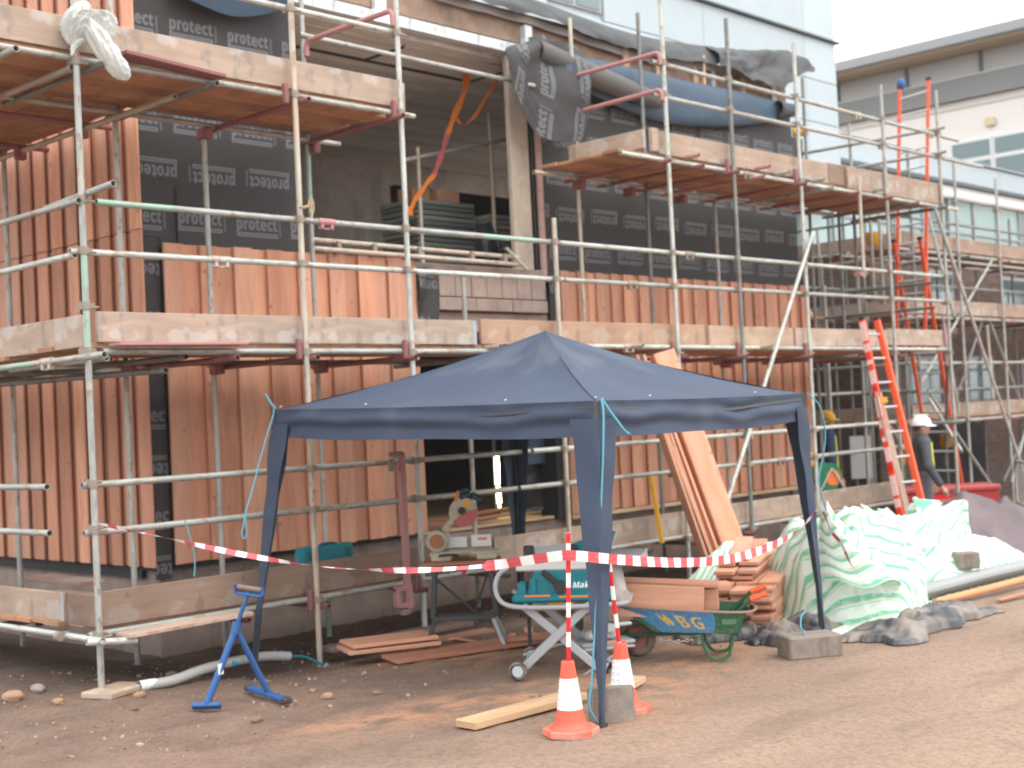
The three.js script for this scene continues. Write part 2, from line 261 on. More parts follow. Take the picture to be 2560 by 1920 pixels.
{
  const axis = (lo, a, b, hi, fine, coarse) => { const out = []; for (let i = 0; i < coarse; i++) { const t = 1 - i / coarse; out.push(a - (a - lo) * Math.pow(t, 3)); } for (let i = 0; i <= fine; i++) out.push(a + (b - a) * i / fine); for (let i = 1; i <= coarse; i++) { const t = i / coarse; out.push(b + (hi - b) * Math.pow(t, 3)); } return out; };
  const X = axis(-400, 3.8, 13, 400, 330, 40), Z = axis(-400, -10.4, -3.4, 400, 260, 40), P = [], C = [], U = [], I = [];
  for (const z of Z) for (const x of X) {
    P.push(x, gh(x, z), z); U.push(x, z);
    const big = fbm(x * 0.7, z * 0.7, 221, 4), med = fbm(x * 3.2, z * 3.2, 223, 4), edge = sm(-5.3, -6.7, z + 0.28 * (x - 5.5) + (med - 0.5) * 0.8);
    let c = [0.285, 0.195, 0.142].map((a) => a * (0.8 + 0.4 * big));
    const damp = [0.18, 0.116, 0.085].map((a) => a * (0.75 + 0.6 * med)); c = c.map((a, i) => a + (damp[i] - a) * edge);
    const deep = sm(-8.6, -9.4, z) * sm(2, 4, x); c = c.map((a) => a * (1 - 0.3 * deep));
    const st = sm(0.56, 0.72, fbm(x * 1.5 + z * 0.4, z * 5, 227, 4)); c = c.map((a) => a * (1 - 0.15 * st));
    let s = 0; for (const [sx, sz, ra, rb, th] of sawSpots) { const dx = x - sx, dz = z - sz, a = dx * Math.cos(th) + dz * Math.sin(th), b = -dx * Math.sin(th) + dz * Math.cos(th); s = Math.max(s, Math.exp(-(a * a) / (ra * ra) - (b * b) / (rb * rb)) * sm(0.3, 0.62, fbm(x * 5, z * 9, 231, 4))); }
    c = c.map((a, i) => a + ([0.50, 0.25, 0.14][i] - a) * Math.min(1, s * 0.8));
    C.push(...c);
  }
  const n = X.length; for (let j = 0; j < Z.length - 1; j++) for (let i = 0; i < n - 1; i++) { const a = j * n + i; I.push(a, a + n, a + n + 1, a, a + n + 1, a + 1); }
  const g = new THREE.BufferGeometry(); g.setAttribute('position', new THREE.Float32BufferAttribute(P, 3)); g.setAttribute('color', new THREE.Float32BufferAttribute(C, 3)); g.setAttribute('uv', new THREE.Float32BufferAttribute(U, 2)); g.setIndex(I); g.computeVertexNormals();
  const grit = dataTex(1024, 1024, (u, v) => { const f = fbm(u * 50, v * 50, 241, 4, 50, 50), p = sm(0.62, 0.74, vn(u * 130, v * 130, 244, 130, 130)), q = sm(0.70, 0.8, vn(u * 60, v * 60, 246, 60, 60)); const k = 0.72 + 0.42 * f - 0.14 * p + 0.2 * q; return [k, k * 0.99, k * 0.97]; });
  struct('ground', g, mat({ map: scaled(grit, 0.7, 0.7), vertexColors: true, roughness: 0.95, bumpMap: scaled(fineBump, 1.3, 1.3), bumpScale: 0.012 }));
  // loose gravel scattered over the damp strip by the scaffold
  const peb = new THREE.IcosahedronGeometry(1, 1); { const p = peb.attributes.position; for (let i = 0; i < p.count; i++) { const q = V(p.getX(i), p.getY(i), p.getZ(i)); q.multiplyScalar(0.8 + 0.4 * vn(q.x * 2 + 9, q.y * 2 + q.z * 3 + 9, 3)); p.setXYZ(i, q.x, q.y, q.z); } peb.computeVertexNormals(); }
  const N = 1800, im = new THREE.InstancedMesh(peb, mat({ roughness: 0.95, bumpMap: fineBump, bumpScale: 0.003 }), N), m = new THREE.Matrix4(), r = rng(99);
  for (let i = 0; i < N; i++) {
    let x, z; do { x = 3.6 + r() * 9; z = -10 + r() * 5.2; } while (r() > 0.02 + 0.98 * sm(-6.2, -7.6, z + 0.25 * (x - 5.5)));
    const s = 0.003 + 0.011 * Math.pow(r(), 4);
    m.makeRotationFromEuler(new THREE.Euler(r() * 6, r() * 6, r() * 6)).scale(V(s * (1 + r()), s * 0.8, s)).setPosition(x, gh(x, z) + s * 0.3, z); im.setMatrixAt(i, m);
    const k = 0.6 + 0.8 * r(), w = r(); im.setColorAt(i, w < 0.2 ? lin(0.42 * k, 0.29 * k, 0.2 * k) : lin(0.27 * k, 0.20 * k, 0.16 * k));
  }
  im.name = 'gravel'; im.userData = { kind: 'stuff', label: 'loose gravel scattered over the damp ground by the scaffold' }; scene.add(im);
}
// larger stones one can count
const stoneGeo = [1, 2, 3, 4].map((s) => { const g = new THREE.IcosahedronGeometry(1, 2), p = g.attributes.position; for (let i = 0; i < p.count; i++) { const q = V(p.getX(i), p.getY(i), p.getZ(i)); q.multiplyScalar(0.72 + 0.55 * fbm(q.x * 1.3 + 7 * s, q.y * 1.3 + q.z * 1.7 + 5, s, 3)); p.setXYZ(i, q.x, q.y * 0.75, q.z); } g.computeVertexNormals(); return g; });
const stoneM = [[0.42, 0.26, 0.165], [0.36, 0.29, 0.25], [0.29, 0.21, 0.17], [0.29, 0.16, 0.12]].map((c) => mat({ color: lin(...c), roughness: 0.95, bumpMap: fineBump, bumpScale: 0.01 }));
[[4.42, -9.15, 0.075, 0, 'orange brown stone on the dark ground far left of the base plate', 0.10], [4.66, -9.25, 0.06, 1, 'pale grey stone on the dark ground behind the timber base plate'], [4.98, -8.42, 0.05, 0, 'ochre stone beside the near corner of the timber base plate'], [5.62, -7.16, 0.05, 0, 'pale brown lump of stone by the road, right of the blue roller stand'], [4.95, -7.02, 0.042, 3, 'reddish lump of mud at the road edge below the blue roller stand'], [5.86, -6.95, 0.03, 2, 'small dark stone on the road edge right of the pale lump'], [6.05, -9.4, 0.05, 2, 'brown stone under the scaffold beside the grey lagged hose'], [5.72, -9.2, 0.045, 1, 'grey stone under the scaffold behind the roller stand'], [5.72, -7.45, 0.03, 0, 'small orange stone between the two feet of the roller stand'], [6.12, -5.42, 0.04, 1, 'pale flat stone just left of the front traffic cone'], [4.55, -8.75, 0.045, 0, 'ochre stone on the ground left of the timber base plate'], [4.72, -8.05, 0.028, 3, 'small red stone in front of the timber base plate']].forEach(([x, z, s, k, l, h], i) => {
  const o = part('stone', stoneGeo[i % 4], stoneM[k], scene, l, [x, gh(x, z) + s * 0.35, z]); o.scale.set(s * 0.95, s * 0.75, s * 0.8); o.rotation.y = i * 1.7; o.userData.category = 'stone'; o.userData.group = 'stones lying by the scaffold'; });

// ---------- the timber clad building ----------
const B0 = [6.28, 0, -10.25];
const bld = thing('timber_clad_building', 'two storey building with reddish vertical timber cladding and exposed black membrane behind the scaffold', 'building', B0);
const bp = (name, a, b, m, o, parent = bld, label) => part(name, spanBox(inside(bld, a).toArray(), inside(bld, b).toArray(), o), m, parent, label);
bp('wall', [6.30, 0.62, -10.28], [9.37, 3.44, -10.55], membBlack, { c: 0 });
bp('wall', [11.47, 0.62, -10.283], [16.80, 5.95, -10.55], membBlack, { c: 0 });
bp('wall', [6.30, 3.441, -10.28], [7.95, 7.4, -10.55], membBlack, { c: 0 });
bp('wall', [6.31, 0.55, -10.551], [6.55, 7.4, -18], membBlack, { c: 0 });
bp('wall', [16.5, -0.3, -10.551], [16.795, 3.5, -14], membBlack, { c: 0 }); bp('wall', [16.5, 3.501, -10.551], [16.795, 5.75, -11.2], membBlack, { c: 0 }); bp('wall', [16.5, 5.751, -10.551], [16.795, 6.45, -14], membBlack, { c: 0 });
bp('wall', [7.951, 6.005, -10.33], [16.79, 6.36, -10.55], ply, { c: 0.002 }, bld, 'brown board strip under the roof edge');
bp('plinth', [6.36, -0.4, -10.36], [16.4, 0.617, -10.8], concrete, { c: 0.01 }, bld, 'stained concrete plinth under the cladding');
bp('plinth', [6.36, -0.4, -10.81], [6.75, 0.549, -18], concrete, { c: 0.01 });
bp('floor_slab', [6.56, 3.05, -10.56], [16.49, 3.38, -18], mat({ map: concretePale.map, color: lin(1.15, 1.12, 1.1), roughness: 0.9 }), { c: 0.01 });
bp('ground_floor', [6.76, 0.3, -10.81], [16.49, 0.60, -18], concrete, { c: 0.01 });
bp('roof', [6.56, 6.02, -10.56], [16.49, 6.4, -18], concrete, { c: 0.01 });
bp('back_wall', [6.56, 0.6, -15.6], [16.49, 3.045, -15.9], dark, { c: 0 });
bp('back_wall', [6.56, 3.381, -15.6], [16.49, 6.015, -15.9], plaster, { c: 0 });
bp('room_wall', [6.65, 3.381, -10.56], [6.75, 6.015, -15.59], plaster, { c: 0 });
// soffit boards inside the upper opening with dark joints between them
const ceil = bp('ceiling', [6.76, 5.83, -10.57], [16.4, 6.01, -15.58], plaster, { c: 0 });
for (const [x0, x1, z0, z1] of [[6.8, 7.9, -10.58, -11.22], [7.93, 9.70, -10.58, -11.22], [9.73, 11.33, -10.58, -11.22], [6.8, 11.33, -11.27, -13.4], [11.36, 16.3, -10.58, -13.4], [6.8, 16.3, -13.44, -15.57]])
  bp('ceiling_panel', [x0, 5.775, z0], [x1, 5.829, z1], plaster, { c: 0.004 }, bld);
bp('ceiling_panel', [6.8, 5.79, -10.402], [11.0, 5.999, -10.572], plaster, { c: 0.003 }); bp('ceiling_panel', [11.01, 5.80, -10.36], [16.3, 5.999, -10.575], plaster, { c: 0.003 });
bp('ceiling_batten', [6.8, 5.755, -11.225], [11.34, 5.828, -11.265], darkSteel, { c: 0.003 });
bp('ceiling_batten', [9.702, 5.755, -10.6], [9.728, 5.828, -11.22], darkSteel, { c: 0.003 });
bp('ceiling_batten', [11.332, 5.755, -10.6], [11.358, 5.828, -11.3], darkSteel, { c: 0.003 });
// right reveal: dark inner partition at the far right
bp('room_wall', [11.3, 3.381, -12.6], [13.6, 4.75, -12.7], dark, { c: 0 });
// steel edge beam over the opening
const beam = bp('edge_beam', [7.96, 5.83, -10.22], [11.30, 5.945, -10.40], steelWhite, { c: 0.004 }, bld, 'white galvanised edge beam over the upper opening');
bp('edge_beam', [11.26, 5.95, -10.25], [11.38, 6.2, -10.33], steelWhite, { c: 0.004 });
bp('edge_beam', [9.05, 5.948, -10.26], [9.2, 6.1, -10.32], steelWhite, { c: 0.004 });
bp('edge_beam', [7.96, 5.46, -10.30], [8.02, 5.828, -10.5], darkSteel, { c: 0.003 });
for (const [x, w] of [[13.05, 0.10], [13.7, 0.07], [14.5, 0.1], [14.9, 0.08], [15.6, 0.09], [16.35, 0.1]]) bp('roof_stud', [x, 5.7, -10.27], [x + w, 6.24, -10.329], x === 14.9 || x === 16.35 ? greyPaint : raw, { g: 1 });
// column and pipes at the right of the upper opening
bp('column', [10.95, 3.40, -10.27], [11.25, 5.83, -10.34], concretePale, { c: 0.012 }, bld, 'pale square column beside the upper opening');
part('downpipe', rod(inside(bld, [11.40, 3.30, -10.27]), inside(bld, [11.40, 5.6, -10.27]), 0.042, 14), mat({ color: lin(0.42, 0.27, 0.23), roughness: 0.6 }), bld, 'dull pink vertical pipe beside the column');
for (let k = 0; k < 10; k++) part('pipe_band', rod(inside(bld, [11.40, 3.45 + k * 0.22, -10.27]), inside(bld, [11.40, 3.465 + k * 0.22, -10.27]), 0.045, 14), mat({ color: lin(0.34, 0.22, 0.19), roughness: 0.6 }), bld);
part('conduit', rod(inside(bld, [11.31, 3.30, -10.29]), inside(bld, [11.31, 5.6, -10.29]), 0.014, 10), blackM, bld);
// concrete slab edge below the upper opening
bp('slab_edge', [9.39, 3.33, -10.27], [11.46, 3.43, -10.56], concrete, { c: 0.01 });
for (let i = 0; i < 7; i++) { const x = 9.72 + i * 0.236; bp('slab_block', [x, 3.085, -10.22 - 0.004 * (i % 2)], [x + 0.228, 3.322, -10.45], concrete, { c: 0.006, ou: i * 0.7, ov: i * 0.3 }); }
for (let i = 0; i < 3; i++) { const x = 9.68 + i * 0.57; bp('slab_block', [x, 2.94, -10.215 - 0.004 * (i % 2)], [x + 0.56, 3.075, -10.45], concrete, { c: 0.006, ou: i * 0.9, ov: i * 0.4 }); }
bp('lintel', [9.372, 2.72, -10.30], [11.468, 2.93, -10.55], concrete, { c: 0.01 });
// hanging torn membrane corner at the slab edge
part('membrane', sheet(10, 14, (u, v) => { const x = 9.39 + u * 0.30 * (1 - 0.25 * Math.abs(v - 0.35)) , y = 3.36 - v * 0.62; const p = inside(bld, [x, y, -10.20 + 0.05 * Math.sin(u * 5 + v * 4) - 0.04 * v]); return [p.x, p.y, p.z, x, y]; }), memb, bld);
// membrane over the wall
function membSheet(x0, x1, y0, y1, z, seed, amp = 0.012) { return sheet(Math.round((x1 - x0) * 14), Math.round((y1 - y0) * 14), (u, v) => { const x = x0 + (x1 - x0) * u, y = y0 + (y1 - y0) * v; const d = amp * (fbm(x * 1.4 + y * 0.5, y * 3, seed, 4) - 0.3) + amp * 0.6 * Math.sin(y * 6 + 2 * fbm(x, y, seed + 3, 2)) * fbm(x * 2, y * 2, seed + 5, 2); const p = inside(bld, [x, y, z + d]); return [p.x, p.y, p.z, x, y]; }); }
part('membrane', membSheet(6.44, 7.96, 3.40, 7.4, -10.265, 301), memb, bld, 'black printed membrane left of the upper opening');
part('membrane', membSheet(6.62, 7.95, 3.42, 3.95, -10.245, 303, 0.02), memb, bld);
part('membrane', membSheet(11.46, 16.78, 3.38, 5.72, -10.262, 305, 0.02), memb, bld, 'black printed membrane on the right hand wall');
part('membrane', membSheet(6.27, 6.43, 0.55, 3.5, -10.262, 307, 0.006), memb, bld, 'narrow black membrane strip at the building corner');
part('membrane', membSheet(6.27, 6.44, 3.5, 7.4, -10.258, 309, 0.008), memb, bld);
part('membrane', membSheet(11.45, 11.66, 2.3, 3.5, -10.25, 311, 0.01), memb, bld);
// side wall membrane seen at the right end
part('membrane', sheet(6, 12, (u, v) => { const z = -10.29 - u * 0.8, y = 3.4 + v * 2.3; const p = inside(bld, [16.81 + 0.02 * Math.sin(y * 5), y, z]); return [p.x, p.y, p.z, z, y]; }), memb, bld);
// cladding boards
function cladFront(x0, x1, y0, y1, proud, gap, jitter, seed) {
  const r = rng(seed); let x = x0;
  while (x < x1 - 0.05) {
    const w = Math.min(proud * (1 + (r() - 0.5) * jitter), x1 - x), g = Math.min(gap * (1 + (r() - 0.5) * jitter), Math.max(0, x1 - x - w));
    const dy = (r() - 0.5) * 0.016;
    part('cladding_board', woodBox(w, y1 - y0 + dy, 0.026, 1), cedar[Math.floor(r() * cedar.length)], bld, undefined, inside(bld, [x + w / 2, (y0 + y1) / 2, -10.203 + (r() - 0.5) * 0.004]));
    if (g > 0.01) part('cladding_board', woodBox(g + 0.06, y1 - y0 - 0.006, 0.022, 1), cedar[1 + Math.floor(r() * (cedar.length - 1))], bld, undefined, inside(bld, [x + w + g / 2, (y0 + y1) / 2, -10.2375]));
    x += w + g;
  }
}
cladFront(6.435, 9.41, 0.665, 3.442, 0.20, 0.165, 0.25, 401);
cladFront(11.60, 16.80, 0.655, 3.43, 0.15, 0.13, 0.6, 402);
{ // left face: proud boards with narrow dark recesses
  const r = rng(403); let z = -10.19;
  while (z > -16) {
    const w = 0.16 + r() * 0.04, g = 0.085 + r() * 0.03;
    for (const [y0, y1] of [[0.66, 3.545], [3.552, 6.9]]) {
      part('cladding_board', woodBox(0.022, y1 - y0, w, 1), cedar[Math.floor(r() * cedar.length)], bld, undefined, inside(bld, [6.228, (y0 + y1) / 2, z - w / 2]));
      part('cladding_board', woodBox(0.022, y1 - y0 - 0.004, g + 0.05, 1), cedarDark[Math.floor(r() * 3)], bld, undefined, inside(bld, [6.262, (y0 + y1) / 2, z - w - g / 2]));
    }
    z -= w + g;
  }
}
for (const [x0, x1] of [[11.6, 14.1], [14.11, 16.8]]) bp('sill_batten', [x0, 0.60, -10.19], [x1, 0.648, -10.25], raw, { g: 0 });
// brown ledger rail across the foot of the upper opening, hooked with short brackets
bar('opening_rail', [7.98, 3.56, -10.16], [10.86, 3.535, -10.16], galvTan, bld);
bar('opening_rail', [7.98, 3.47, -10.12], [10.9, 3.45, -10.12], galvTan, bld);
for (const x of [8.3, 8.75, 9.35, 10.1, 10.6]) bp('rail_bracket', [x, 3.44, -10.11], [x + 0.05, 3.56, -10.2], couplerM);
bar('opening_rail', [10.62, 3.62, -10.1], [10.93, 3.40, -10.1], galvPale, bld, 0.018);
// roof edge: torn black membrane draped over the edge and down
const roofLine = (x) => 6.47 - 0.09 * sm(11.2, 13.2, x) + 0.24 * sm(13.3, 16.9, x);
part('roof_membrane', thick(sheet(150, 16, (u, v) => {
  const x = 9.8 + u * 5.3; const drop = 0.30 + 0.07 * (fbm(x * 2.2, 3, 321, 3) - 0.5) + 0.05 * (fbm(x * 5, 7, 325, 2) - 0.5);
  const fold = 0.10 * (fbm(x * 2.2, v * 1.5, 323, 3) - 0.5) * v + 0.012 * Math.sin(x * 8 + 3 * v) * v;
  const y = roofLine(x) + 0.12 - v * drop, z = -10.42 + 0.26 * Math.sqrt(v) + fold; const p = inside(bld, [x, y, z]); return [p.x, p.y, p.z, x, y]; }), 0.004), membPlain, bld, 'grey black roof membrane flap draped along the roof edge');
part('roof_membrane', thick(sheet(70, 18, (u, v) => {
  const x = 14.85 + u * 2.05 + 0.2 * v * u; const drop = 0.34 + 0.22 * Math.pow(Math.sin(u * 3.1), 2) + 0.12 * (fbm(x * 4, 1, 331, 3) - 0.5);
  const fold = 0.20 * (fbm(x * 3 + v * 2, v * 2, 333, 3) - 0.5) + 0.03 * Math.sin(x * 8 + v * 5) * v;
  const y = roofLine(x) + 0.10 - v * drop + 0.14 * Math.pow(u, 3), z = -10.38 + 0.34 * Math.sqrt(v) + fold; const p = inside(bld, [x, y, z]); return [p.x, p.y, p.z, x, y]; }), 0.004), membPlain, bld, 'ragged crumpled end of the roof membrane flap');
part('roof_trim', sheet(120, 3, (u, v) => { const x = 9.9 + u * 6.2; const p = inside(bld, [x, roofLine(x) - 0.16 - v * 0.09, -10.26 + 0.012 * Math.sin(x * 9)]); return [p.x, p.y, p.z]; }), mat({ color: lin(0.28, 0.25, 0.24), roughness: 0.8 }), bld);
part('roof_strap', orient(cbox(0.05, 0.42, 0.01, { c: 0.002 }).translate(0, 0.21, 0), inside(bld, [14.62, 5.95, -10.2]), inside(bld, [14.60, 6.37, -10.17])), raw, bld);
// membrane peeled down and rolled, showing its blue back
part('membrane_roll', thick(sheet(80, 26, (u, v) => {
  const x = 11.9 + u * 4.75; const env = Math.pow(Math.sin(Math.PI * Math.min(1, 0.10 + 0.87 * u)), 0.55);
  const a = -0.5 + v * 3.6, rad = 0.04 + 0.16 * env * (1 - 0.3 * u), top = 5.93 + 0.06 * u;
  const y = top - rad + Math.cos(a) * rad * 1.15 - 0.24 * Math.pow(Math.sin(Math.PI * Math.min(1, 0.08 + u * 0.9)), 0.9) * v * (1 - 0.45 * u), z = -10.23 + 0.10 + Math.sin(a) * rad * 0.42 + 0.035 * (fbm(x * 1.6, v * 3, 345, 3) - 0.5) + 0.02 * Math.sin(x * 3 + v * 2);
  const p = inside(bld, [x, y, z]); return [p.x, p.y, p.z, x * 0.5, y]; }), 0.003), bluePly, bld, 'blue backed membrane peeled down and rolled along the wall top');
part('membrane_roll', thick(sheet(50, 18, (u, v) => { const x = 11.2 + u * 2.2, a = -0.6 + v * 3.4, rad = 0.06 + 0.09 * Math.sin(Math.PI * Math.min(1, 0.25 + 0.6 * u)); const top = 5.98 - 0.30 * u; const p = inside(bld, [x, top - rad + Math.cos(a) * rad, -10.06 + Math.sin(a) * rad]); return [p.x, p.y, p.z]; }), 0.003), mat({ color: lin(0.10, 0.095, 0.09), roughness: 0.65 }), bld, 'dark rolled membrane edge in front of the blue roll');
part('membrane_roll', thick(sheet(18, 18, (u, v) => { const x = 16.15 + u * 0.5, a = v * 6.3, rad = 0.12 * (1 - 0.75 * u) * (1 + 0.3 * Math.sin(a * 2 + u * 5)); const p = inside(bld, [x, 5.83 + 0.05 * u + Math.cos(a) * rad, -10.12 + Math.sin(a) * rad]); return [p.x, p.y, p.z]; }), 0.003), membBlack, bld);
// torn printed flap hanging from the beam end over the column
part('membrane_flap', thick(sheet(40, 44, (u, v) => {
  const top = 11.15 + u * 0.75, low = 10.42 + u * 1.45; let x = top + (low - top) * sm(0, 0.5, v) + 0.10 * v * v * (1 - u);
  const len = 0.42 + 0.85 * Math.pow(Math.sin(Math.PI * (0.10 + 0.68 * u)), 1.0) - 0.10 * sm(0.8, 1, u);
  const y = 6.0 + 0.07 * Math.sin(u * 3) - v * len, z = -10.12 + 0.26 * Math.sin(Math.min(1.6, v * 2.6)) + 0.08 * Math.sin(u * 8 + v * 2) + 0.05 * (fbm(u * 5, v * 5, 341, 3) - 0.5);
  const p = inside(bld, [x, y, z]); return [p.x, p.y, p.z, (x * 0.35 + y * 1.0) * 0.85, (y * 0.25 - x * 1.0) * 0.85]; }), 0.004), memb, bld, 'torn membrane flap hanging over the column top');
part('membrane_flap', thick(sheet(14, 22, (u, v) => { const p = inside(bld, [11.55 + u * 0.26 * (1 - 0.7 * v), 5.72 - v * 0.5, -9.93 + 0.05 * Math.sin(u * 5 + v * 3)]); return [p.x, p.y, p.z]; }), 0.003), bluePly, bld);
// blue membrane hanging in the upper left bay
part('membrane_flap', thick(sheet(40, 12, (u, v) => { const x = 6.62 + u * 1.25, low = 5.62 - 0.14 * Math.sin(Math.PI * u) + 0.12 * u; const y = 6.6 + (low - 6.6) * v; const p = inside(bld, [x, y, -10.2 + 0.16 * Math.sin(v * 2.6) + 0.02 * Math.sin(u * 9)]); return [p.x, p.y, p.z, x, y]; }), 0.004), bluePly, bld, 'blue backed membrane sagging in the upper left bay');

// glimpsed in the ground floor opening: panels, hanging membrane, boards on the sill
bp('door_panel', [11.86, 0.62, -11.35], [12.3, 2.5, -11.4], mat({ color: lin(0.30, 0.33, 0.29), roughness: 0.6 }));
part('membrane_flap', thick(sheet(14, 18, (u, v) => { const x = 11.10 + u * 0.60, y = 1.62 - v * 0.9 + 0.25 * u * (1 - v); const p = inside(bld, [x, y, -10.5 + 0.06 * Math.sin(u * 5 + v * 3)]); return [p.x, p.y, p.z, x, y]; }), 0.004), memb, bld, 'printed membrane hanging in the ground floor opening');
part('membrane_flap', thick(sheet(10, 10, (u, v) => { const x = 11.05 + u * 0.6, y = 1.35 + u * 0.6 - v * (0.1 + 0.6 * u); const p = inside(bld, [x, y, -10.44 + 0.03 * Math.sin(u * 5)]); return [p.x, p.y, p.z]; }), 0.003), bluePly, bld);

// ---------- panel clad storey set back above ----------
const up = thing('panel_clad_building', 'tall pale blue grey metal panel building rising behind the timber clad one', 'building', [15, 6, -14]);
const upp = (n, a, b, m, o) => part(n, spanBox(inside(up, a).toArray(), inside(up, b).toArray(), o), m, up);
upp('wall', [8, 5.9, -14.05], [24.66, 13.3, -22], panelM, { c: 0 });
for (const [y0, y1] of [[6.0, 7.33], [7.345, 8.19], [8.205, 9.03], [9.10, 10.6], [10.62, 13.3]]) {
  const xs = y0 < 7.3 || y0 > 9 ? [8, 12.2, 16.4, 20.1, 23.5, 24.68] : [8, 12.2, 15.9, 17.3, 20.1, 23.5, 24.68];
  for (let i = 0; i + 1 < xs.length; i++) { if (xs[i] === 15.9 && y0 > 8.2) continue; upp('wall_panel', [xs[i] + 0.006, y0, -13.98], [xs[i + 1] - 0.006, y1, -14.045], pick(panelMats), { c: 0.004 }); }
}
upp('string_course', [8, 9.045, -13.90], [24.78, 9.085, -14.046], trimDark, { c: 0.006 });
const uw = upp('window', [15.93, 8.32, -14.0], [17.27, 9.0, -14.04], greyPaint, { c: 0.004 });
upp('window_pane', [16.0, 8.36, -13.985], [16.55, 8.96, -13.999], glassDark, { c: 0 }); upp('window_pane', [16.63, 8.36, -13.985], [17.2, 8.96, -13.999], glassDark, { c: 0 });

// ---------- right hand wing: pale parapet, gutter, glazing, brown brick below ----------
const wing = thing('brick_wing', 'brown brick wing with teal glazed upper floor and pale parapet behind the far scaffold', 'building', [30, 0, -14.4]);
const wp = (n, a, b, m, o, parent = wing, l) => part(n, spanBox(inside(wing, a).toArray(), inside(wing, b).toArray(), o), m, parent, l);
wp('parapet', [24.70, 6.60, -14.42], [60, 7.36, -14.8], panelM, { c: 0.01 });
for (let x = 24.72; x < 60; x += 4.2) wp('parapet_panel', [x, 6.86, -14.36], [x + 4.18, 7.33, -14.419], pick(panelMats), { c: 0.004 });
wp('coping', [24.70, 7.362, -14.3], [60, 7.39, -14.9], panelM, { c: 0.003 });
wp('gutter', [22.5, 6.70, -14.2], [60, 6.80, -14.355], trimDark, { c: 0.02 });
wp('fascia', [22.5, 6.45, -14.28], [60, 6.697, -14.41], whiteM, { c: 0.004 });
wp('back_wall', [17, 4.4, -14.75], [60, 6.44, -15], glassDark, { c: 0 });
for (let x = 22.4, i = 0; x < 44; x += 1.32, i++) {
  const big = i === 5 || i === 9 || i === 10;
  wp('window_pane', [x + 0.03, 4.75, -14.45], [x + 1.29, 6.44, -14.47], big ? glassDark : glassTeal, { c: 0 });
  wp('mullion', [x - 0.028, 4.7, -14.40], [x + 0.028, 6.445, -14.5], greyPaint, { c: 0.004 });
}
for (const y of [4.7, 5.62]) wp('transom', [22.3, y, -14.41], [44, y + 0.045, -14.49], greyPaint, { c: 0.004 });
wp('wall', [16.81, -0.5, -14.3], [60, 4.69, -14.7], brickM, { c: 0 }, wing, 'brown brick wall behind the far scaffold');
wp('wall', [22.0, -0.5, -12.0], [60, 4.45, -14.29], brickM, { c: 0 });
for (const [x0, x1, y0, y1] of [[23.2, 24.4, 1.5, 2.55], [25.6, 26.8, 1.5, 2.55], [24.2, 25.2, 3.3, 4.2], [27.4, 28.6, 3.3, 4.2], [28.2, 29.4, 1.4, 2.5]]) { const f = wp('window', [x0, y0, -11.97], [x1, y1, -11.999], greyPaint, { c: 0.003 }); part('window_pane', cbox(x1 - x0 - 0.12, y1 - y0 - 0.12, 0.01, { c: 0 }), glassDark, f, undefined, inside(wing, [(x0 + x1) / 2, (y0 + y1) / 2, -11.964])); }
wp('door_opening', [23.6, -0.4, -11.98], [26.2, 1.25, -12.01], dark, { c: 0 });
// insulation roll remnants / brick returns seen high on the brick wall
for (const [x, y, z, s] of [[24.6, 3.0, -11.8, 0.8], [24.4, 2.95, -11.8, 0.7], [24.7, 3.3, -11.8, 0.6]]) part('wall_tie_stack', merge([0, 1, 2, 3].map((k) => cbox(0.3 * s, 0.09, 0.2, { c: 0.02 }).translate(0.02 * (k % 2), k * 0.1 * s, 0))), concretePale, wing, undefined, inside(wing, [x, y, z]));

// ---------- distant building with overhanging roof ----------
const fb = thing('overhanging_roof_building', 'grey and cream building with a deep overhanging roof and louvres far behind', 'building', [46.2, 0, -24]);
const fp = (n, a, b, m, o, parent = fb) => part(n, spanBox(inside(fb, a).toArray(), inside(fb, b).toArray(), o), m, parent);
fp('wall', [46.5, -0.5, -60], [60, 13.9, -4], creamM, { c: 0 });
const rf = fp('roof', [44.9, 13.95, -60.5], [61, 14.32, -3.5], mat({ color: lin(0.30, 0.31, 0.32), roughness: 0.5 }), { c: 0.03 });
fp('soffit', [45.1, 13.86, -60.4], [60.9, 13.945, -3.6], soffitM, { c: 0 });
for (let z = -60; z < -4; z += 2.82) { fp('wall_panel', [46.3, 13.12, z + 0.06], [46.49, 13.855, z + 2.74], greyPanel, { c: 0.01 }); fp('panel_joint', [46.22, 13.12, z - 0.05], [46.49, 13.855, z + 0.05], trimDark, { c: 0.005 }); }
fp('rail', [46.15, 13.03, -60], [46.49, 13.11, -4], greyRail, { c: 0.01 });
for (let k = 0; k < 11; k++) fp('louvre', [46.2 - 0.02, 12.33 + k * 0.064, -60], [46.45, 12.365 + k * 0.064, -4], greyRail, { c: 0.004 });
fp('louvre_backing', [46.455, 12.3, -60], [46.495, 13.03, -4], trimDark, { c: 0 });
fp('stain_band', [46.46, 12.02, -60], [46.499, 12.05, -4], mat({ color: lin(0.5, 0.44, 0.36), roughness: 0.9 }), { c: 0 });
for (let z = -21.9; z < -6; z += 1.57) { const f = fp('window', [46.44, 8.6, z], [46.497, 10.85, z + 1.55], whiteM, { c: 0.01 }); for (const [y0, y1] of [[8.7, 10.05], [10.2, 10.76]]) part('window_pane', cbox(0.02, y1 - y0, 1.38, { c: 0 }), glassDark, f, undefined, inside(fb, [46.43, (y0 + y1) / 2, z + 0.775])); }
for (const [y, z] of [[11.2, -20.35], [12.75, -21.2]]) fp('wall_light', [46.36, y, z - 0.17], [46.459, y + (y < 12 ? 0.3 : 0.16), z + 0.17], mat({ color: lin(0.66, 0.55, 0.34), roughness: 0.5 }), { c: 0.02 });

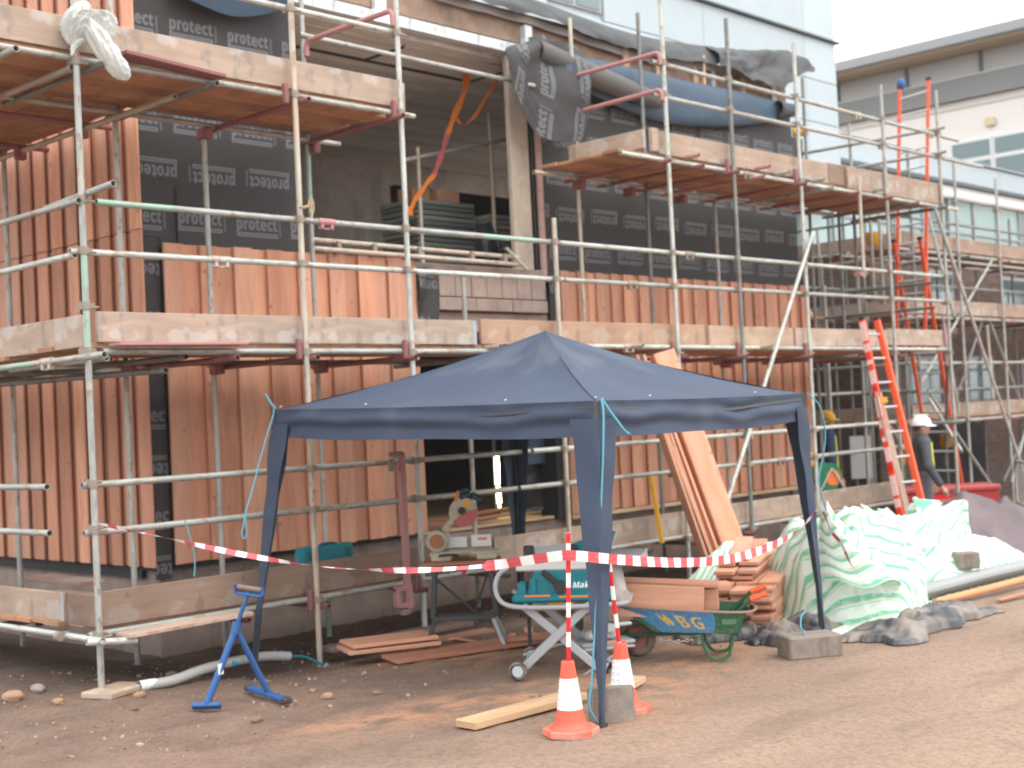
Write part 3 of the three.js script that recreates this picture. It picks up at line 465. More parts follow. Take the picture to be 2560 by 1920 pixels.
// ---------- scaffolds ----------
const ZO = -8.714, ZI = -9.95, ZR = ZO - 0.05, ZT = ZO - 0.095;
const couplerGeo = merge([new THREE.CylinderGeometry(0.034, 0.034, 0.055, 12), cbox(0.05, 0.05, 0.06, { c: 0.008 }).translate(0, 0, -0.04), cbox(0.06, 0.022, 0.022, { c: 0.004 }).translate(0.045, 0.008, -0.02), new THREE.CylinderGeometry(0.01, 0.01, 0.075, 6).rotateZ(Math.PI / 2).translate(0.05, -0.012, 0.012), new THREE.CylinderGeometry(0.034, 0.034, 0.055, 12).rotateZ(Math.PI / 2).translate(0, 0, -0.05)]);
const couplerSide = couplerGeo.clone().rotateY(Math.PI / 2);
function standard(parent, x, z, y0, y1, m, ys = [], side = false) {
  const s = part('standard', pipeGeo(y1 - y0), m, parent, undefined, inside(parent, [x, y0, z])); s.rotation.y = rr(0, 6.28); const back = -s.rotation.y;
  for (const y of ys) { const c = part('coupler', side ? couplerSide : couplerGeo, couplerM, s, undefined, [0, y - y0, 0]); c.rotation.y = back; }
  return s;
}
const sleeveGeo = merge([new THREE.CylinderGeometry(0.031, 0.031, 0.17, 12).rotateZ(Math.PI / 2), cbox(0.03, 0.05, 0.05, { c: 0.006 }).translate(0.05, -0.035, 0), cbox(0.03, 0.05, 0.05, { c: 0.006 }).translate(-0.05, -0.035, 0), new THREE.CylinderGeometry(0.008, 0.008, 0.15, 6).rotateZ(Math.PI / 2).translate(0, -0.055, 0)]);
function rail(parent, name, a, b, m, sleeves = []) { const o = bar(name, a, b, m, parent); for (const [t, mm] of sleeves) part('sleeve', sleeveGeo, mm ?? couplerM, parent, undefined, inside(parent, A(a).lerp(A(b), t))); return o; }
function plank(parent, name, a, b, w, h, m, axis, label) { // board between two centre points; axis = 'x' or 'z'
  const p = inside(parent, a), q = inside(parent, b), L = p.distanceTo(q), o = part(name, axis === 'x' ? woodBox(L, h, w, 0) : woodBox(w, h, L, 2), m, parent, label, p.clone().lerp(q, 0.5));
  if (axis === 'x') o.rotation.z = Math.atan2(q.y - p.y, q.x - p.x); return o;
}
function deckX(parent, x0, x1, y, zs, seg = 3.9) { for (const z of zs) { let x = x0 - rr(0, 0.12); while (x < x1) { const e = Math.min(x1 + rr(-0.06, 0.1), x + seg); plank(parent, 'deck_board', [x + 0.004, y + rr(-0.004, 0.004), z], [e - 0.004, y + rr(-0.004, 0.004), z], 0.222, 0.038, pick(deckM), 'x'); x = e; if (x1 - x < 0.15) break; } } }
function deckZ(parent, z0, z1, y, xs) { for (const x of xs) plank(parent, 'deck_board', [x, y + rr(-0.004, 0.004), z0 + rr(0, 0.08)], [x, y + rr(-0.004, 0.004), z1], 0.222, 0.038, pick(deckM), 'z'); }
const zDeck = [-8.93, -9.157, -9.384, -9.611, -9.838];

const sc = thing('scaffold', 'steel tube scaffold with timber boards wrapped round the timber clad building in front', 'scaffold', [4.86, 0, ZO]);
const Y0 = 0.41, Y1 = 2.40, Y2 = 4.48, CP = [0.41, 1.13, 1.46, 2.40, 3.11, 3.47, 4.48, 5.18, 5.52];
standard(sc, 4.86, ZO, 0.02, 7.6, galvGreen, [0.41, 1.15, 1.47, 2.40, 2.72, 3.11, 3.47, 4.45]);
standard(sc, 6.775, ZO, -0.14, 7.6, galvTan, CP);
standard(sc, 7.92, ZO, -0.12, 7.6, galvPale, CP);
standard(sc, 9.853, ZO, -0.1, 3.70, galvTan, CP.slice(0, 6));
standard(sc, 11.75, ZO, -0.1, 7.0, galvPale, CP);
standard(sc, 12.975, ZO, -0.1, 6.21, galvDark, CP);
standard(sc, 14.40, ZO, -0.15, 6.165, galvPale, CP);
standard(sc, 16.525, ZO, -0.15, 5.96, galv, CP);
standard(sc, 18.125, ZO, -0.15, 6.12, galvBrown, CP);
for (const [x, y0, y1, m] of [[5.88, -0.2, 7.4, galv], [6.73, -0.2, 4.4, galvBrown], [7.86, -0.2, 7.4, galvGreen], [9.80, -0.2, 3.30, galv], [11.69, -0.2, 6.28, galvTan], [12.95, -0.2, 6.57, galvDark], [14.35, -0.2, 4.42, galv], [16.63, -0.2, 6.33, galvDark]]) standard(sc, x, ZI, y0, y1, m, [0.40, 2.38].concat(y1 > 4.4 ? [4.44] : []));
standard(sc, 5.88, -11.92, -0.2, 7.0, galv, [0.41, 2.38, 4.45], true);
standard(sc, 4.86, -11.9, 0, 7.2, galv, [0.41, 1.15, 1.47, 2.4, 3.11, 3.47], true);
for (const [x, z, y0, y1, m] of [[17.42, ZI, 2.3, 5.1, galvDark], [17.86, ZI, 3.6, 5.0, galvDark], [18.33, ZI, 3.3, 5.2, galv], [18.6, ZI, 3.2, 5.1, galv], [15.72, ZO + 0.05, 3.36, 4.62, galvTan], [18.125, -11.2, -0.2, 5.9, galvDark], [18.125, -10.1, -0.2, 5.9, galv], [17.0, -11.2, -0.2, 5.7, galv]]) standard(sc, x, z, y0, y1, m, [y0 + 0.06]);
part('hook_clamp', couplerGeo, pink, sc, undefined, inside(sc, [15.66, 3.4, ZO + 0.04]));
// front ledgers and guard rails
rail(sc, 'ledger', [4.80, Y0, ZR], [9.9, Y0 + 0.02, ZR], galv); rail(sc, 'ledger', [9.95, Y0 + 0.02, ZR], [16.6, Y0 + 0.02, ZR], galvBrown);
rail(sc, 'ledger', [5.0, Y1, ZR], [10.0, Y1 + 0.01, ZR], galv, [[0.82, galvTan]]); rail(sc, 'ledger', [9.6, Y1 + 0.06, ZR - 0.005], [18.2, Y1 + 0.045, ZR - 0.005], galvPale, [[0.16, galvTan]]);
rail(sc, 'ledger', [4.1, Y2 + 0.0, ZR], [8.12, Y2 + 0.0, ZR], galvBrown); rail(sc, 'ledger', [11.0, Y2 - 0.01, ZR], [18.7, Y2 - 0.01, ZR], galvPale, [[0.3]]);
rail(sc, 'guard_rail', [4.80, 1.46, ZR], [9.4, 1.462, ZR], galv, []); rail(sc, 'guard_rail', [9.44, 1.462, ZR], [16.7, 1.48, ZR], galvPale, [[0.36], [0.5, galvTan]]);
rail(sc, 'guard_rail', [4.80, 1.125, ZR], [9.2, 1.125, ZR], galvBrown, []); rail(sc, 'guard_rail', [9.24, 1.125, ZR], [16.7, 1.145, ZR], galv, [[0.32], [0.6]]);
rail(sc, 'guard_rail', [5.0, 3.47, ZR], [9.95, 3.472, ZR], galvGreen, [[0.42, pink]]); rail(sc, 'guard_rail', [9.97, 3.472, ZR], [18.15, 3.48, ZR], galvPale, [[0.26, couplerM]]);
rail(sc, 'guard_rail', [4.78, 3.105, ZR], [10.0, 3.11, ZR], galvPale, [[0.24, galvTan]]); rail(sc, 'guard_rail', [10.02, 3.11, ZR], [18.2, 3.125, ZR], galv, [[0.13, couplerM]]);
rail(sc, 'guard_rail', [4.2, 5.19, ZR], [7.97, 5.195, ZR], galvPale); rail(sc, 'guard_rail', [4.2, 5.54, ZR], [7.97, 5.55, ZR], galvPale);
rail(sc, 'guard_rail', [11.6, 5.515, ZR], [18.85, 5.49, ZR], galvBrown, [[0.6, galvTan], [0.88, galvTan]]); rail(sc, 'guard_rail', [11.6, 5.155, ZR], [19.6, 5.18, ZR], galvBrown, [[0.62, galvTan]]);
bar('guard_rail', [18.09, 5.56, -8.6], [18.09, 5.58, -11.2], galv, sc); bar('guard_rail', [18.09, 5.22, -8.6], [18.09, 5.22, -11.2], galv, sc);
bar('guard_rail', [18.09, 1.42, -8.6], [18.09, 1.42, -11.2], galv, sc); bar('guard_rail', [18.09, 3.4, -8.9], [18.09, 3.4, -11.2], galvDark, sc); bar('guard_rail', [18.09, 3.05, -8.9], [18.09, 3.05, -11.2], galvDark, sc);
bar('ledger', [7.8, 5.42, -9.92], [11.0, 5.40, -9.92], galvGreen, sc);   // inner rail crossing the upper opening
// rails of the left hand return
for (const [y, z0, m] of [[3.45, -8.66, galv], [3.08, -8.75, galvPale], [1.45, -9.28, galv], [1.115, -9.27, galvBrown], [Y0 - 0.02, -8.58, galvPale], [Y1 - 0.045, -8.40, galvGreen]]) bar('guard_rail', [4.81, y, z0], [4.81, y - 0.01, -13.6], m, sc);
bar('guard_rail', [4.90, 3.53, -8.35], [4.90, 3.49, -9.3], galvBrown, sc);
bar('ledger', [4.72, Y0 - 0.02, -8.64], [5.06, Y0 - 0.05, -8.56], galvPale, sc);
part('coupler', couplerSide, couplerM, sc, undefined, inside(sc, [4.81, Y0 - 0.02, -9.1]));
part('sleeve', sleeveGeo.clone().rotateY(Math.PI / 2), galvTan, sc, undefined, inside(sc, [4.81, Y1 - 0.045, -9.2]));
// inner ledgers and transoms under the decks
for (const y of [Y0 - 0.02, Y1 - 0.02]) rail(sc, 'ledger', [5.0, y, ZI + 0.05], [16.8, y, ZI + 0.05], galvDark);
rail(sc, 'ledger', [4.2, Y2 - 0.04, ZI + 0.05], [8.2, Y2 - 0.04, ZI + 0.05], galv); rail(sc, 'ledger', [10.9, Y2 - 0.04, ZI + 0.05], [17.2, Y2 - 0.04, ZI + 0.05], galvTan);
for (const [x, m] of [[4.95, galv], [6.05, maroon], [6.82, maroon], [7.88, maroon], [8.9, galvDark], [9.9, maroon], [11.0, galvDark], [11.8, maroon], [12.9, maroon], [14.3, maroon], [15.4, galvDark], [16.6, maroon]]) for (const y of [Y0 - 0.055, Y1 - 0.055]) bar('transom', [x, y, -8.62], [x, y, -10.05], m, sc);
for (const [x, m] of [[4.35, galvBrown], [5.0, galvDark], [5.95, galvDark], [6.83, maroon], [7.85, maroon], [11.62, maroon], [12.2, maroon], [12.85, maroon], [13.4, pink], [14.3, maroon], [14.95, galv], [15.6, maroon], [16.4, maroon], [17.2, galvDark], [18.0, galvDark]]) bar('transom', [x, Y2 - 0.055, -8.55 - rr(0, 0.06)], [x, Y2 - 0.055, -10.08], m, sc);
for (const x of [5.88, 6.73, 7.86, 9.8, 11.69, 12.95, 14.35]) for (const y of [Y0 - 0.06, Y1 - 0.06]) part('board_bracket', cbox(0.07, 0.12, 0.16, { c: 0.012 }), maroon, sc, undefined, inside(sc, [x, y, -9.9]));
for (const x of [6.73, 7.9, 11.69, 12.6, 13.6]) part('board_bracket', cbox(0.08, 0.1, 0.16, { c: 0.012 }), maroon, sc, undefined, inside(sc, [x, Y2 - 0.11, -9.93]));
for (const [x, y] of [[6.72, Y1 + 0.02], [7.86, Y1 + 0.02], [11.68, Y1 + 0.03], [12.9, Y1 + 0.03], [14.33, Y1 + 0.03], [6.72, Y0 + 0.0], [7.86, Y0], [6.7, Y2], [7.86, Y2 + 0.02], [12.88, Y2 + 0.03], [14.32, Y2 + 0.06]]) part('board_clip', cbox(0.045, 0.17, 0.05, { c: 0.01 }), maroon, sc, undefined, inside(sc, [x, y, ZO - 0.02]));
for (const [x, y, l, m] of [[8.9, Y1 + 0.06, 0.5, galvTan], [11.0, Y1 + 0.08, 0.45, galvTan], [13.4, Y1 + 0.08, 0.45, galvTan], [12.15, Y2 + 0.08, 0.5, pink], [13.55, Y2 + 0.1, 0.7, pink], [13.95, Y2 + 0.07, 0.7, galv], [14.75, Y2 + 0.06, 0.8, galv], [16.25, Y2 + 0.07, 0.5, galv]]) bar('transom', [x, y - 0.02, ZO + 0.12], [x, y - 0.02, ZO - l], m, sc);
// left return transoms (along X) under its decks
for (const z of [-10.4, -11.5, -12.6]) { for (const y of [Y0 - 0.06, Y1 - 0.06]) bar('transom', [4.7, y, z], [6.1, y, z], galvDark, sc); bar('transom', [4.3, Y2 - 0.05, z], [6.1, Y2 - 0.05, z], z < -12 ? galvDark : maroon, sc); part('board_bracket', cbox(0.1, 0.12, 0.07, { c: 0.012 }), maroon, sc, undefined, inside(sc, [5.83, Y2 - 0.11, z])); }
for (const y of [Y0, Y1 - 0.02, Y2 - 0.09]) bar('ledger', [5.84, y, -9.0], [5.84, y, -13.4], y > 4 ? galvTan : galvDark, sc);
bar('ledger', [5.6, Y1 - 0.13, -8.9], [5.0, Y1 - 0.12, -13], galvDark, sc);
bar('ledger', [4.85, Y2 - 0.07, -8.75], [4.85, Y2 - 0.02, -13.4], galvBrown, sc);
// decks
deckX(sc, 4.95, 16.5, Y0 + 0.038, zDeck); deckX(sc, 4.95, 18.1, Y1 + 0.05, zDeck); deckX(sc, 4.2, 7.95, Y2 + 0.045, zDeck); deckX(sc, 11.1, 18.15, Y2 + 0.035, zDeck);
deckZ(sc, -10.0, -13.6, Y0 + 0.03, [4.98, 5.207, 5.434, 5.661]); deckZ(sc, -10.0, -13.6, Y1 + 0.03, [4.98, 5.207, 5.434, 5.661]); deckZ(sc, -10.0, -13.6, Y2 + 0.045, [4.3, 4.53, 4.76, 4.98, 5.207, 5.434, 5.661, 5.888]);
// toe boards
const toe = (x0, x1, y0, y1, m, z = ZT, l) => plank(sc, 'toe_board', [x0, (y0 + y1) / 2, z], [x1, (y0 + y1) / 2, z], 0.038, y1 - y0, m, 'x', l);
toe(4.99, 8.80, 2.47, 2.69, board[0]); toe(8.86, 12.37, 2.475, 2.705, boardWorn[0].clone(), ZT, undefined).material = mat({ map: boardT.map, bumpMap: boardT.bump, bumpScale: 0.002, color: lin(0.92, 0.76, 0.66) }); toe(12.40, 14.18, 2.48, 2.70, board[3]); toe(14.20, 16.5, 2.48, 2.70, board[0]); toe(16.5, 18.09, 2.50, 2.72, board[0]);
part('board_band', cbox(0.05, 0.222, 0.003, { c: 0 }), greyPaint, sc, undefined, inside(sc, [8.77, 2.58, ZT + 0.0215])); part('board_band', cbox(0.035, 0.222, 0.004, { c: 0 }), maroon, sc, undefined, inside(sc, [12.42, 2.59, ZT + 0.0215])); part('board_band', cbox(0.035, 0.222, 0.004, { c: 0 }), maroon, sc, undefined, inside(sc, [14.20, 2.59, ZT + 0.0215]));
toe(4.93, 8.85, 0.455, 0.70, boardWorn[0]); toe(8.9, 12.7, 0.45, 0.69, board[1]); toe(12.72, 16.6, 0.46, 0.70, board[1]);
toe(4.0, 7.98, 4.545, 4.785, board[0]); plank(sc, 'toe_board', [7.75, 4.665, ZT - 0.045], [8.09, 4.66, ZT - 0.045], 0.038, 0.25, board[3], 'x');
toe(11.7, 15.2, 4.54, 4.79, board[1]); toe(15.18, 16.6, 4.54, 4.80, boardWorn[0]); toe(15.6, 18.16, 4.50, 4.785, board[1], ZT + 0.045);
plank(sc, 'toe_board', [11.46, 4.67, -8.80], [11.46, 4.68, -9.85], 0.038, 0.2, board[0], 'z'); plank(sc, 'toe_board', [11.57, 4.68, -8.80], [11.68, 4.68, -8.80], 0.05, 0.25, board[0], 'x');
// loose scrap boards jammed between toe board and ledger
plank(sc, 'scrap_board', [5.05, 2.445, ZO + 0.03], [6.15, 2.455, ZO + 0.03], 0.16, 0.022, pink, 'x'); plank(sc, 'scrap_board', [5.2, 4.55, ZO + 0.03], [6.05, 4.50, ZO + 0.03], 0.16, 0.03, maroon, 'x');
plank(sc, 'scrap_board', [4.98, 0.40, ZO + 0.12], [6.02, 0.415, ZO + 0.08], 0.20, 0.03, mat({ map: boardT.map, color: lin(1.1, 1.02, 0.98) }), 'x');
// left return toe boards
plank(sc, 'toe_board', [4.92, 2.56, -8.86], [4.92, 2.55, -13.5], 0.038, 0.23, board[0], 'z'); plank(sc, 'toe_board', [4.92, 0.56, -9.28], [4.92, 0.55, -13.5], 0.038, 0.23, board[1], 'z'); plank(sc, 'toe_board', [4.97, 0.56, -8.82], [4.97, 0.555, -9.5], 0.10, 0.23, boardWorn[1], 'z');
plank(sc, 'scrap_board', [5.25, 0.71, -9.35], [5.1, 0.71, -10.2], 0.2, 0.035, boardWorn[1], 'z');
part('board_band', cbox(0.004, 0.23, 0.035, { c: 0 }), greyPaint, sc, undefined, inside(sc, [4.899, 0.56, -9.295]));
// swan-neck gate bars across the deck ends
function gateBar(a, b, drop) { const p = A(a), q = A(b), d = q.clone().sub(p).normalize(); const pts = [p.clone().add(V(0, -drop, 0)), p.clone().add(V(0, -drop * 0.35, 0)), p.clone().addScaledVector(d, 0.05), q.clone().addScaledVector(d, -0.05), q.clone().add(V(0, -drop * 0.35, 0)), q.clone().add(V(0, -drop, 0))].map((v) => inside(sc, v)); return part('gate_bar', new THREE.TubeGeometry(new THREE.CatmullRomCurve3(pts, false, 'catmullrom', 0.1), 60, 0.024, 10), pink, sc, 'pink swan neck gate bar'); }
gateBar([11.66, 5.60, -9.92], [11.70, 5.62, -8.72], 0.14); gateBar([11.66, 5.19, -9.92], [11.70, 5.22, -8.72], 0.12); gateBar([7.86, 5.36, -9.9], [7.88, 5.37, -8.72], 0.14);
// raking braces
bar('raking_brace', [14.50, 3.86, -8.64], [12.27, 0.6, -8.62], galvPale, sc, 0.0242, 'pale raking brace tube'); bar('raking_brace', [17.73, 4.42, -8.64], [20.95, 0.3, -8.9], galvPale, sc, 0.0242, 'long pale raking brace at the right');
bar('raking_brace', [18.2, 1.0, -8.66], [19.6, 1.75, -9.8], galvPale, sc); bar('raking_brace', [18.5, 2.9, -8.8], [20.6, 5.0, -10.2], galvDark, sc); bar('raking_brace', [18.2, 2.2, -8.8], [20.2, 0.7, -9.9], galvDark, sc);
// hop-up bracket hung on the guard rail
const hop = thing('hop_up_bracket', 'pink steel hop-up bracket hanging from the lower guard rail with its foot near the ground', 'bracket', [7.66, 0.2, -8.62]);
part('upright', spanBox([-0.03, 0.08, -0.02], [0.03, 1.33, 0.02], { c: 0.004 }), pink, hop); part('hook', merge([cbox(0.16, 0.04, 0.04, { c: 0.01 }).translate(-0.06, 1.33, 0), cbox(0.04, 0.1, 0.05, { c: 0.01 }).translate(-0.12, 1.24, 0)]), couplerM, hop); part('foot', merge([cbox(0.05, 0.17, 0.06, { c: 0.008 }).translate(-0.12, 0.13, 0), cbox(0.17, 0.045, 0.05, { c: 0.008 }).translate(-0.06, 0.2, 0), cbox(0.17, 0.05, 0.05, { c: 0.008 }).translate(-0.03, 0.06, 0), cbox(0.06, 0.2, 0.06, { c: 0.008 }).translate(0.01, 0.12, 0)]), pink, hop); part('foot_pad', cbox(0.1, 0.05, 0.06, { c: 0.01 }).translate(-0.04, 0.0, 0), couplerM, hop);
// timber sole plate
const sole = part('base_plate', cbox(0.40, 0.045, 0.26, { g: 0, c: 0.008, ou: 2, ov: 1 }), board[3], scene, 'square timber sole plate under the nearest green streaked scaffold standard', [4.93, gh(4.93, -8.66) + 0.021, -8.66]); sole.rotation.y = 0.35; sole.userData.category = 'sole plate';

// far scaffold along the brick wing
const fs = thing('scaffold', 'second scaffold of grey tubes and timber boards along the brick wing at the right', 'scaffold', [20.3, 0, -10.4]);
const FZ = -10.4, FI = -11.55, FL = [1.39, 3.13, 4.22];
for (let i = 0; i < 9; i++) { const x = 20.5 + i * 1.65; standard(fs, x, FZ, -0.2, 5.75 + 0.3 * Math.sin(i * 3), i % 3 ? galvBrown : galvDark, FL.concat([2.3, 5.1]).map((y) => y - 0.02)); standard(fs, x - 0.15, FI, -0.2, 5.1 + 0.5 * Math.sin(i * 2 + 1), galvDark, FL.map((y) => y - 0.02)); }
for (let i = 0; i < 5; i++) standard(fs, 20.3, -10.4 - 1.4 - i * 1.5, -0.2, 4.9 + 0.4 * Math.sin(i * 5), galvDark, FL, true);
FL.forEach((y, l) => {
  for (const z of [FZ - 0.05, FI + 0.05]) rail(fs, 'ledger', [20.1, y - 0.03, z], [34, y - 0.03, z], galv);
  deckX(fs, 20.3, 33.9, y + 0.02, [-10.62, -10.85, -11.08, -11.31], 3.9);
  for (let k = 0; k < 4; k++) plank(fs, 'toe_board', [20.35 + k * 3.42, y + 0.155, FZ - 0.09 - 0.002 * k], [23.75 + k * 3.42, y + 0.155, FZ - 0.09 - 0.002 * k], 0.038, 0.24, pick(board), 'x');
  plank(fs, 'toe_board', [20.32, y + 0.15, -10.6], [20.32, y + 0.15, -13.8], 0.038, 0.22, pick(board), 'z'); deckZ(fs, -11.6, -14, y + 0.02, [20.5, 20.73, 20.96, 21.19]);
  for (const [h, m] of [[0.5, galvDark], [0.95, galvBrown]]) { rail(fs, 'guard_rail', [20.2, y + h, FZ - 0.05], [34, y + h, FZ - 0.05], m); bar('guard_rail', [20.26, y + h, -10.3], [20.26, y + h, -16], m, fs); }
  for (let i = 0; i < 8; i++) bar('transom', [20.7 + i * 1.65, y - 0.06, FZ + 0.1], [20.7 + i * 1.65, y - 0.06, FI - 0.1], i % 2 ? galvDark : pink, fs);
});
for (const [a, b] of [[[20.6, 1.9, -10.33], [22.9, 0.1, -10.33]], [[23.6, 0.2, -10.33], [25.8, 3.0, -10.33]], [[20.6, 2.0, -10.45], [23.6, 4.2, -10.45]], [[25.0, 1.4, -10.5], [26.6, 0.0, -10.5]], [[21.3, 3.1, -10.34], [21.7, 1.5, -10.34]]]) bar('raking_brace', a, b, galv, fs);
for (const x of [21.3, 21.42, 22.95]) bar('hanging_tube', [x, 3.0, -10.33], [x + 0.08, 1.7, -10.33], x > 22 ? galvTan : pink, fs);

for (let i = 0; i < 12; i++) { const x = 20.9 + i * 0.95, l = i % 3, y = [0.2, 1.5, 3.2][l]; bar('raking_brace', [x, y, FZ - 0.12 - 0.03 * (i % 2)], [x + (i % 2 ? 1.5 : -1.3), y + [1.2, 1.7, 1.9][l], FZ - 0.12 - 0.03 * (i % 2)], i % 4 ? galvDark : galv, fs); }
for (let i = 0; i < 7; i++) { standard(fs, 18.7 + i * 0.42, -11.0 - 0.28 * (i % 3), -0.2, 3.6 + 0.5 * (i % 4), i % 2 ? galvDark : galvBrown, [1.4, 3.1]); }
for (const y of [0.95, 1.9, 2.75, 3.6]) rail(fs, 'guard_rail', [18.3, y, -11.35], [21.6, y + 0.02, -11.35], y > 2 ? galvDark : galv);

// ---------- gazebo ----------
const gz = thing('gazebo', 'navy blue pop-up gazebo with pyramid canopy and tapering leg covers', 'gazebo', [7.7, 0, -7.0]);
const GT = { F: V(6.18, 1.865, -5.20), R: V(9.13, 1.865, -5.61), B: V(9.24, 1.86, -8.80), L: V(6.23, 1.935, -8.41) }, GB = { F: V(5.94, 0, -5.076), R: V(9.175, 0, -5.58), B: V(9.42, -0.05, -8.98), L: V(6.06, 0.0, -8.60) }, apex = V(7.72, 2.44, -6.97), ring = ['L', 'F', 'R', 'B'];
{
  const sides = [];
  ring.forEach((k, i) => {
    const a = GT[k], b = GT[ring[(i + 1) % 4]];
    sides.push(sheet(36, 26, (u, v) => {
      const e = a.clone().lerp(b, u), p = e.clone().lerp(apex, v); const hip = Math.abs(2 * u - 1);
      p.y -= 0.20 * v * (1 - v) * 0.9 + 0.05 * (1 - hip * hip) * Math.sin(Math.PI * v) + 0.010 * (1 - v) * Math.sin(Math.PI * u) ;
      p.y += 0.008 * (fbm(u * 4 + i * 7, v * 5, 501, 3) - 0.5) + 0.010 * Math.sin(u * 11 + i) * Math.pow(1 - v, 3) * v * 4;
      const q = inside(gz, p); return [q.x, q.y, q.z, u * a.distanceTo(b), v * 1.9]; }));
  });
  part('canopy', thick(merge(sides), 0.002), navy, gz);
  ring.forEach((k, i) => { // valance along each side
    const a = GT[k], b = GT[ring[(i + 1) % 4]], out = V(b.z - a.z, 0, a.x - b.x).normalize(); if (out.dot(a.clone().sub(apex).setY(0)) < 0) out.negate(); const L = a.distanceTo(b);
    part('valance', thick(sheet(90, 12, (u, v) => {
      const p = a.clone().lerp(b, u), ed = Math.min(1, Math.min(u, 1 - u) * 12);
      const w = (0.020 * Math.sin(v * 9 + 3 * fbm(u * 4, 1, 511 + i, 2) * 2) + 0.03 * (fbm(u * 6, v * 2.2, 513 + i, 3) - 0.5)) * ed * Math.sin(Math.PI * Math.min(1, v * 1.2) * 0.9);
      p.y += -0.010 * Math.sin(Math.PI * u) - v * (0.205 + 0.02 * Math.sin(Math.PI * u) + 0.008 * Math.sin(u * 9 + i)) + 0.004; p.addScaledVector(out, 0.004 + w + 0.01 * v);
      const q = inside(gz, p); return [q.x, q.y, q.z, u * L, v * 0.2]; }), 0.002), navy, gz);
  });
  for (const k of ring) { // legs and their covers
    const i = ring.indexOf(k), t = GT[k], b = GB[k].clone(); b.y = gh(b.x, b.z) + 0.005; const leg = part('leg', boxBetween(inside(gz, b), inside(gz, t), 0.028, 0.028, { c: 0.003 }), darkSteel, gz);
    part('foot', rod(inside(gz, b.clone().add(V(0, -0.004, 0))), inside(gz, b.clone().add(V(0, 0.012, 0))), 0.035, 10), darkSteel, gz);
    const n1 = GT[ring[(i + 1) % 4]].clone().sub(t).setY(0).normalize(), n2 = GT[ring[(i + 3) % 4]].clone().sub(t).setY(0).normalize();
    part('leg_cover', thick(sheet(14, 40, (u, v) => {
      const p = t.clone().lerp(b, 0.055 + v * 0.925); p.y += 0; const w = 0.20 * (1 - v) + 0.014; const s = u * 2 - 1;
      p.addScaledVector(s < 0 ? n1 : n2, Math.abs(s) * w).addScaledVector(n1, -0.024).addScaledVector(n2, -0.024);
      p.addScaledVector(n1, 0.008 * Math.sin(v * 19 + u * 5) * (1 - v)); p.addScaledVector(n2, 0.006 * Math.sin(v * 27 + u * 3) * (1 - v)); 
      const q = inside(gz, p); return [q.x, q.y, q.z, u * 0.35, v * 1.8]; }), 0.002), navy, gz);
    const c2 = GT[ring[(i + 1) % 4]]; part('truss_bar', boxBetween(inside(gz, t.clone().add(V(0, -0.04, 0))), inside(gz, t.clone().lerp(c2, 0.5).add(V(0, -0.10, 0))), 0.022, 0.014, { c: 0.002 }), darkSteel, gz); part('truss_bar', boxBetween(inside(gz, t.clone().lerp(c2, 0.5).add(V(0, -0.10, 0))), inside(gz, c2.clone().add(V(0, -0.04, 0))), 0.022, 0.014, { c: 0.002 }), darkSteel, gz);
  }
  const ey = mat({ color: lin(0.7, 0.7, 0.7), roughness: 0.4, metalness: 0.4 });
  for (const [a, b, us] of [['L', 'F', [0.0, 0.32, 0.76, 1.0]], ['F', 'R', [0.22, 0.74]]]) for (const u of us) part('eyelet', new THREE.TorusGeometry(0.008, 0.003, 6, 12).rotateX(1.1), ey, gz, undefined, inside(gz, GT[a].clone().lerp(GT[b], u).lerp(apex, 0.018).add(V(-0.01, 0.012, 0.012))));
}
const cord = (label, pts, r = 0.005, n = 40) => tag(part('guy_rope', cable(pts, r, n), cordM, scene), label, 'rope', undefined);
cord('blue guy rope with looped end hanging from the left gazebo corner', [[6.20, 1.98, -8.44], [6.215, 1.94, -8.42], [6.13, 1.75, -8.40], [6.04, 1.56, -8.38], [5.95, 1.36, -8.36], [5.85, 1.17, -8.33], [5.82, 1.10, -8.31], [5.80, 1.03, -8.31], [5.815, 1.0, -8.30], [5.835, 1.03, -8.30], [5.84, 1.10, -8.31], [5.852, 1.165, -8.33]], 0.006, 90);
cord('short blue cord end sticking up at the left gazebo corner', [[6.22, 1.945, -8.41], [6.19, 1.99, -8.42], [6.17, 2.03, -8.43], [6.155, 2.06, -8.44]], 0.008, 16);
cord('blue guy rope running straight down beside the front gazebo leg', [[6.19, 1.88, -5.17], [6.18, 1.82, -5.15], [6.08, 1.1, -5.14], [5.93, 0.25, -5.13], [5.90, 0.12, -5.13], [5.94, 0.01, -5.09]], 0.007, 50);
cord('loose blue cord end curling down from the front corner of the canopy', [[6.19, 1.885, -5.17], [6.23, 1.80, -5.14], [6.27, 1.74, -5.12], [6.31, 1.68, -5.10], [6.35, 1.66, -5.10]], 0.008, 24);
cord('thin grey blue cord looping down the right gazebo corner', [[9.14, 1.87, -5.58], [9.24, 1.78, -5.54], [9.30, 1.55, -5.53], [9.27, 1.35, -5.55], [9.22, 1.2, -5.56], [9.24, 1.05, -5.55], [9.29, 0.96, -5.55]], 0.006, 60);
cord('blue cord tied round the concrete block under the right gazebo leg', [[8.62, 0.28, -5.36], [8.50, 0.26, -5.33], [8.41, 0.19, -5.28], [8.355, 0.17, -5.22], [8.34, 0.08, -5.17], [8.335, 0.02, -5.17]], 0.006, 40);
cord('short grey cord hanging from the rail left of the gazebo', [[5.55, 1.16, -8.66], [5.57, 1.05, -8.64], [5.60, 0.9, -8.63], [5.60, 0.8, -8.63], [5.59, 0.74, -8.63]], 0.005, 30);

